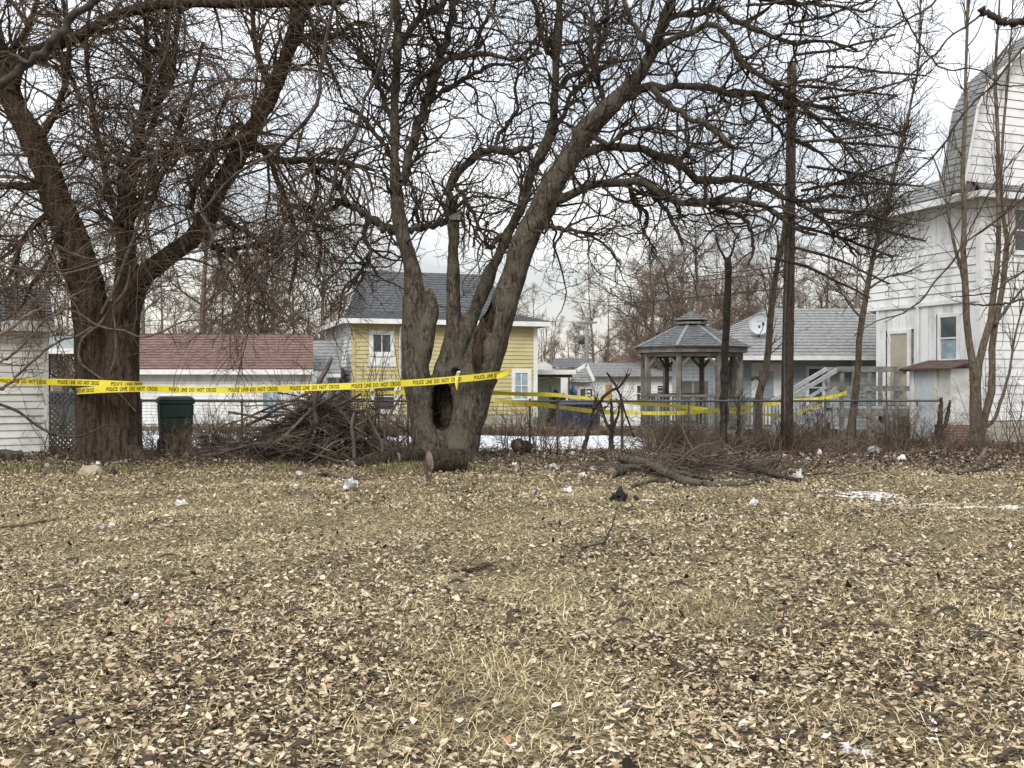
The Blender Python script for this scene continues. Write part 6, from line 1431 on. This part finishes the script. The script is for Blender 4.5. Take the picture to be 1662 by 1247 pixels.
lump('paper_scrap', 'white crumpled paper before the cut sapling by the lean-to', 'litter', 1464, 752, 14, 10, 'scrap', 19, spike=0.8)
lump('paper_scrap', 'tiny white scrap left of the crumpled paper by the lean-to', 'litter', 1438, 750, 5, 6, 'scrap', 20, spike=0.6)
lump('paper_scrap', 'flat pale scrap in front of the sapling by the stairs', 'litter', 1371, 757, 12, 4, 'scrap_clear', 21, spike=0.8)
lump('paper_scrap', 'upright white scrap on the lawn below the long curved branch', 'litter', 1223, 818, 12, 12, 'scrap', 22, spike=0.95)
lump('cloth_heap', 'black crumpled cloth lying on the lawn below the branch pile', 'cloth', 1005, 813, 34, 16, 'black_bag', 23, spike=0.95, sub=3)
lump('cloth_scrap', 'small dark wad right of the black crumpled cloth', 'cloth', 1032, 812, 12, 7, 'dark', 24, spike=0.8)
fallen('short white stick beside the black crumpled cloth', [(1040, 813, 2.2), (1050, 813, 2.4), (1062, 814, 2)], 'scrap', 0.0, 41, 'fallen_stick', 'stick', cap=False)
lump('paper_scrap', 'white fleck of paper in the left half of the lawn', 'litter', 220, 968, 12, 7, 'scrap', 25, spike=0.6)
lump('food_wrapper', 'pink and dark wrapper in the lower left leaves', 'litter', 273, 1014, 11, 8, 'pinkred', 26, spike=0.8)
lump('paper_scrap', 'torn white paper near the bottom right of the lawn', 'litter', 1378, 1213, 30, 9, 'scrap', 27, spike=0.95, sub=3)
lump('paper_scrap', 'second torn white piece beside the torn paper at bottom right', 'litter', 1404, 1220, 24, 7, 'scrap', 28, spike=0.95, sub=3)
lump('stone', 'dark grey rock on the ground behind the slender pale sapling', 'stone', 1418, 740, 26, 14, 'wood_painted', 29, spike=0.3)
for k, (px, py) in enumerate(((1128, 741), (1185, 742), (1251, 737), (1272, 744), (1300, 738), (1215, 749), (1345, 745), (835, 752), (1090, 742), (1310, 750), (304, 768), (76, 757), (425, 760), (930, 745))):
    lump('paper_scrap', 'tiny pale scrap of litter in the leaf bank along the fence', 'litter', px, py + 4, 6 + 4 * (k % 3), 4 + (k % 2) * 2, 'scrap' if k % 2 else 'scrap_clear', 60 + k, spike=0.8, group='tiny scraps along the fence')

# curled seed pods lying on the leaves
def pod(px, py, wd, seed, m='pod', label=None):
    rg = np.random.default_rng(seed); x, y = gpt(px, py); L_ = wd * y / F; K = 9
    s = np.linspace(-1, 1, K); a = rg.uniform(-0.7, 0.7)
    h = 0.22 * L_ * (1 - s**2) * rg.uniform(0.1, 1.2)
    dx, dy = math.cos(a), math.sin(a) * 1.2
    p = np.stack([x + s * L_ / 2 * dx, y + s * L_ / 2 * dy + 0.1 * L_ * np.sin(s * 2), g(x, y) + 0.025 + h], 1)
    wv = 0.0095 * (1 - np.abs(s) ** 3) + 0.002; wv = wv * rg.uniform(0.7, 1.25)
    nv = np.stack([-dy * np.ones(K), dx * np.ones(K), rg.uniform(0.3, 1.2) * np.ones(K)], 1); nv = nrm(nv)
    th = 0.004
    q0, q1 = p - nv * wv[:, None], p + nv * wv[:, None]; up_n = nrm(np.cross(nv, np.gradient(p, axis=0)))
    V = np.concatenate([q0, q1, q1 + up_n * th, q0 + up_n * th]); k = np.arange(K - 1)
    Q = [np.stack([i * K + k, i * K + k + 1, ((i + 1) % 4) * K + k + 1, ((i + 1) % 4) * K + k], 1) for i in range(4)]
    me = np_mesh('seed_pod', V, Q); me.materials.append(M[m]); o = link('seed_pod', me)
    return setp(o, label or 'dark curled seed pod lying among the dry leaves', 'seed pod', None if label else 'seed pods among the leaves')
for k, (px, py, wd, lb) in enumerate([(1595, 1042, 66, 'longest arched dark pod at the right edge of the leaves'), (1283, 1203, 84, 'large arched black pod near the bottom right'), (1456, 1078, 34, None), (1508, 1120, 42, None), (1545, 1168, 46, None), (1640, 1244, 60, None), (1590, 1205, 36, None),
                                   (1270, 1028, 34, None), (1345, 1030, 50, None), (1585, 988, 36, None), (1540, 1005, 50, None), (1425, 1028, 40, None), (825, 1055, 40, 'grey curled pod standing up in the middle leaves'), (757, 1150, 50, None), (833, 1004, 30, None), (360, 1046, 40, None), (300, 1030, 40, None), (240, 1236, 34, None),
                                   (110, 1180, 60, None), (600, 1090, 40, None), (480, 1010, 44, None), (1010, 1020, 40, None), (1150, 1090, 46, None), (1100, 960, 34, None), (1340, 905, 38, None), (1630, 895, 36, None), (1395, 990, 30, None), (980, 1160, 44, None), (60, 1110, 46, None)]):
    pod(px, py, wd, 300 + k, label=lb)
rp = random.Random(4)
for k in range(36): pod(rp.uniform(20, 1640), 870 + 370 * rp.random() ** 0.8, rp.uniform(18, 44), 400 + k)

# ------------------------------------------------------------------ undergrowth along the fence
def undergrowth(name, n, xr, yr, h0, h1, m, seed, dens=None, thick=1.0, k2=4):
    rg = np.random.default_rng(seed)
    x = rg.uniform(*xr, n); y = rg.uniform(*yr, n)
    if dens is not None:
        ok = rg.random(n) < dens(x / y * F + CX); x, y = x[ok], y[ok]
    n = len(x); st_ = np.stack([x, y, gz(x, y) - 0.02], 1)
    d = np.stack([rg.normal(0, 1.5, n), rg.normal(0, 0.8, n), rg.uniform(0.5, 1.2, n)], 1)
    hh = np.clip(0.75 + 0.5 * sn(x, y, 1.6, seed), 0.3, 1.2)
    a, ar = grow(st_, d, (h0 + (h1 - h0) * rg.random(n) ** 1.4) * hh, rg.uniform(.004, .009, n) * thick, np.full(n, 0.003) * thick, 8, 0.24, (0, 0, 0.0), rg, arch(n, rg))
    t = Tubes().add(a, ar, 3)
    b, br = spawn(a, ar, n * k2, 0.15, 1, 25, 80, 0.12, 0.45, 0.7, 0.003 * thick, 0.005 * thick, 0.0025 * thick, 5, 0.18, (0, 0, 0), rg); t.add(b, br, 3)
    o = t.build(name, M[m]); o['kind'] = 'stuff'
dl_ = lambda px: np.interp(px, [-50, 60, 130, 240, 330, 480, 640, 700, 770, 800, 1000, 1050, 1300, 1500, 1600, 1700], [.5, .5, .25, .25, .5, .3, .4, .15, .15, .2, .18, .8, 1, .9, .8, .6])
undergrowth('undergrowth', 3600, (-11.5, 12.5), (19.2, 21.4), 0.12, 0.80, 'brush_dark', 101, dl_, 1.1, 3)
undergrowth('undergrowth', 2200, (-11.5, 12.5), (18.9, 21.6), 0.25, 1.25, 'brush_brown', 104, dl_, 1.2, 3)
undergrowth('dry_weeds', 1100, (-10.5, 5), (26.6, 28.2), 0.4, 1.0, 'brush_brown', 102, None, 1.8, 4)
undergrowth('dry_weeds', 600, (2.8, 9.5), (22, 26.5), 0.15, 0.42, 'brush_brown', 103, None, 1.3, 3)

# conical evergreens by the mint carport
def cone_shrub(px, Y, h, r, label, seed):
    rg = np.random.default_rng(seed); n = 900
    root = empty('evergreen_shrub', (X_(px, Y), Y, g(0, Y)), 0, label, 'shrub')
    u_ = rg.random(n) ** 0.7; z = h * (1 - u_); rr = r * (u_ + 0.08) * rg.uniform(0.6, 1.08, n); an = rg.uniform(0, 6.283, n)
    c = np.stack([rr * np.cos(an), rr * np.sin(an), z], 1); s = rg.uniform(0.05, 0.11, n)[:, None]
    e1 = nrm(rg.normal(0, 1, (n, 3))); e2 = nrm(np.cross(e1, rg.normal(0, 1, (n, 3))))
    V = np.concatenate([c - e1 * s, c + e1 * s * .2 + e2 * s, c + e1 * s]); k = np.arange(n)
    me = np_mesh('foliage', V, [np.stack([k, k + n, k + 2 * n], 1)], False); me.materials.append(M['evergreen']); o = link('foliage', me, root); o['kind'] = 'stuff'
    Tubes().add([(0, 0, 0), (0, 0, h * .8)], [0.05, 0.02], 6).build('trunk', M['dark'], root)
cone_shrub(901, 41, Z_(636, 41) + 0.5, 0.42, 'taller dark cone-shaped shrub before the mint carport', 1)
cone_shrub(914, 41.3, Z_(642, 41) + 0.5, 0.34, 'shorter dark cone-shaped shrub before the mint carport', 2)

# ------------------------------------------------------------------ grass and fallen leaves
rG = np.random.default_rng(201)
def field(y0, y1, dens, pad=2.3, fn=None):
    A = (y1 - y0) * (0.55 * (y0 + y1) + 2 * pad); n = int(A * dens)
    y = y0 + (y1 - y0) * rG.random(n); y = np.sqrt(y0**2 + (y1**2 - y0**2) * rG.random(n)) if y0 > 0 else y
    x = (rG.random(n) * 2 - 1) * (0.55 * y + pad)
    k = (np.abs(x) < 0.53 * y + 0.5) | (rG.random(n) < 0.55); x, y = x[k], y[k]      # thinner beyond the picture's edges
    if fn is not None:
        k = rG.random(len(x)) < fn(x, y); x, y = x[k], y[k]
    return x, y
def blades(name, x, y, l0, l1, w0, w1, m, lean=(40, 88), z0=0.0):
    n = len(x); az = rG.uniform(0, 2 * np.pi, n); le = np.radians(rG.uniform(*lean, n)); L_ = rG.uniform(l0, l1, n); wd = rG.uniform(w0, w1, n)
    d = np.stack([np.cos(az) * np.sin(le), np.sin(az) * np.sin(le), np.cos(le)], 1)
    s = np.stack([-np.sin(az), np.cos(az), np.zeros(n)], 1)
    b = np.stack([x, y, gz(x, y) + z0 - 0.004 + rG.uniform(0, 0.012, n)], 1)
    mid = b + d * (L_ * 0.55)[:, None]; d2 = d.copy(); d2[:, 2] -= 0.45; d2 += rG.normal(0, 0.2, (n, 3)); d2 = nrm(d2)
    tip = mid + d2 * (L_ * 0.5)[:, None]; tip[:, 2] = np.maximum(tip[:, 2], gz(tip[:, 0], tip[:, 1]) + 0.003)
    V = np.concatenate([b - s * wd[:, None] / 2, b + s * wd[:, None] / 2, mid - s * wd[:, None] * .45, mid + s * wd[:, None] * .45, tip]); k = np.arange(n)
    me = np_mesh(name, V, [np.stack([k, k + n, k + 3 * n, k + 2 * n], 1), np.stack([k + 2 * n, k + 3 * n, k + 4 * n], 1)])
    me.materials.append(M[m]); o = link(name, me); o['kind'] = 'stuff'; return o
patch = lambda x, y: np.clip(0.72 - 0.55 * vnoise(x, y, 0.9, 1, 4) + 0.4 * vnoise(x, y, 4.0, 3, 2), 0.15, 1)
segs = [(3.2, 7, 2000, .05, .13, .0020, .0040), (7, 11, 1250, .06, .13, .0030, .0052), (11, 15, 900, .06, .13, .0045, .007), (15, 18.6, 650, .06, .13, .006, .009)]
gx = [field(a, b, d, fn=patch) for a, b, d, *_ in segs]
for (a, b, d, l0, l1, w0, w1), (x, y) in zip(segs, gx): blades('grass', x, y, l0, l1, w0, w1, 'grass', (40, 88) if b < 8 else (62, 90))
gp = lambda x, y: np.clip(vnoise(x, y, 1.1, 4, 3) * 1.6 - 0.75, 0, 1) * 0.7
x, y = field(3.3, 15, 420, fn=gp); blades('green_grass', x, y, .04, .09, .003, .006, 'green_grass', (20, 75))
gb_ = lambda x, y: np.exp(-((y - 16.6) / 0.75) ** 2) * np.clip(0.05 + 1.1 * vnoise(x, y, 1.0, 8, 3), 0, 1) * (x < 2.6)
x, y = field(15.0, 18.2, 900, fn=gb_); blades('green_grass', x, y, .08, .20, .006, .010, 'green_grass', (15, 60))

def leaves(x, y, l0, l1, simple=False, tilt=22, zmax=0.035, rs=None):
    rs = rs or rG; n = len(x); L_ = rs.uniform(l0, l1, n); wd = L_ * rs.uniform(0.30, 0.70, n)
    if simple: T = np.array([(-.5, 0, 0), (0.05, .5, 0), (.5, 0, 0), (0.0, -.5, 0)])
    else: T = np.array([(-.5, 0, 0), (-.17, 0, 0), (.18, 0, 0), (.52, 0, 0), (-.2, .5, 0), (.2, .40, 0), (-.2, -.5, 0), (.2, -.40, 0)])
    V = np.repeat(T[None], n, 0); V = V + rs.normal(0, 0.085, V.shape) * np.array([1, 1, 0.4])
    V[:, :, 0] *= L_[:, None]; V[:, :, 1] *= wd[:, None]
    V[:, :, 2] *= L_[:, None]
    V[:, :, 2] += np.abs(V[:, :, 1]) * rs.uniform(-0.25, 0.75, n)[:, None] + rs.uniform(-0.3, 0.9, n)[:, None] * (V[:, :, 0] ** 2) / L_[:, None]
    az = rs.uniform(0, 2 * np.pi, n); ta = np.radians(rs.normal(0, tilt, n)); tb = np.radians(rs.normal(0, tilt, n))
    def rot(V, c, s, i, j):
        a, b = V[:, :, i].copy(), V[:, :, j].copy(); V[:, :, i] = a * c[:, None] - b * s[:, None]; V[:, :, j] = a * s[:, None] + b * c[:, None]
    rot(V, np.cos(ta), np.sin(ta), 1, 2); rot(V, np.cos(tb), np.sin(tb), 0, 2); rot(V, np.cos(az), np.sin(az), 0, 1)
    low = V[:, :, 2].min(1)
    V += np.stack([x, y, gz(x, y) - low * 0.8 + rs.uniform(0.002, zmax, n)], 1)[:, None]
    return V
QS = [np.array([[0, 3, 1], [1, 3, 2]])]
QF = [np.array([[0, 1, 4], [0, 6, 1], [2, 3, 5], [2, 7, 3]]), np.array([[1, 2, 5, 4], [1, 6, 7, 2]])]
def leaf_mesh(name, V, simple, m):
    n, k, _ = V.shape; o_ = np.arange(n)[:, None, None] * k
    me = np_mesh(name, V.reshape(-1, 3), [(q[None] + o_).reshape(-1, q.shape[1]) for q in (QS if simple else QF)], False)
    me.materials.append(M[m]); o = link(name, me); o['kind'] = 'stuff'; return o
lp = lambda x, y: np.clip(0.58 + 0.75 * vnoise(x, y, 0.9, 1, 4) + 0.35 * vnoise(x, y, 5.0, 2, 2), 0.08, 1)
# the nearest leaves, each an object of its own lying on the ground
LM = []
for i, (c1, c2) in enumerate([((.22, .15, .10), (.33, .24, .16)), ((.38, .28, .175), (.50, .39, .255)), ((.50, .40, .27), (.62, .52, .37)), ((.60, .52, .40), (.74, .67, .55)), ((.05, .034, .024), (.11, .075, .05)), ((.30, .15, .075), (.42, .24, .13)), ((.40, .33, .27), (.52, .45, .38))]):
    LM.append(mat('dry_leaf_tone', c1, c2, 28, rough=0.8, spec=0.2))
rl = np.random.default_rng(31); nl = 300
yl = 3.95 + 1.0 * rl.random(nl) ** 1.3; xl = (rl.random(nl) * 2 - 1) * (0.53 * yl)
VL = leaves(xl, yl, 0.035, 0.068, False, 13, 0.04, rl)
for i in range(nl):
    me = np_mesh('leaf', VL[i], QF, False); me.materials.append(LM[int(rl.choice(7, p=[.2, .23, .22, .14, .1, .04, .07]))]); link('leaf', me, GROUND)
fade = lambda x, y: lp(x, y) * np.interp(y, [3, 6, 8.5, 10.5, 12.5, 19], [1, 0.85, 0.62, 0.42, 0.30, 0.28])
x, y = field(3.3, 6.2, 2900, fn=fade); leaf_mesh('fallen_leaves', leaves(x, y, .014, .048, False, 14, 0.035), False, 'leaf')
x, y = field(6.2, 12, 2000, fn=fade); leaf_mesh('fallen_leaves', leaves(x, y, .018, .056, True, 14, 0.035), True, 'leaf')
x, y = field(3.3, 12, 60, fn=lp); leaf_mesh('fallen_leaves', leaves(x, y, .042, .072, False, 28, 0.035), False, 'leaf')
x, y = field(12, 18.5, 1000, fn=fade); leaf_mesh('fallen_leaves', leaves(x, y, .028, .075, True, 20, 0.045), True, 'leaf')
db = lambda x, y: np.exp(-((y - 18.9) / 1.5) ** 2)
x, y = field(15.6, 21.6, 620, fn=db); leaf_mesh('damp_leaves', leaves(x, y, .04, .095, True, 24, 0.05), True, 'litter_leaf')
x, y = field(20, 30, 60); leaf_mesh('damp_leaves', leaves(x, y, .08, .13, True), True, 'litter_leaf')
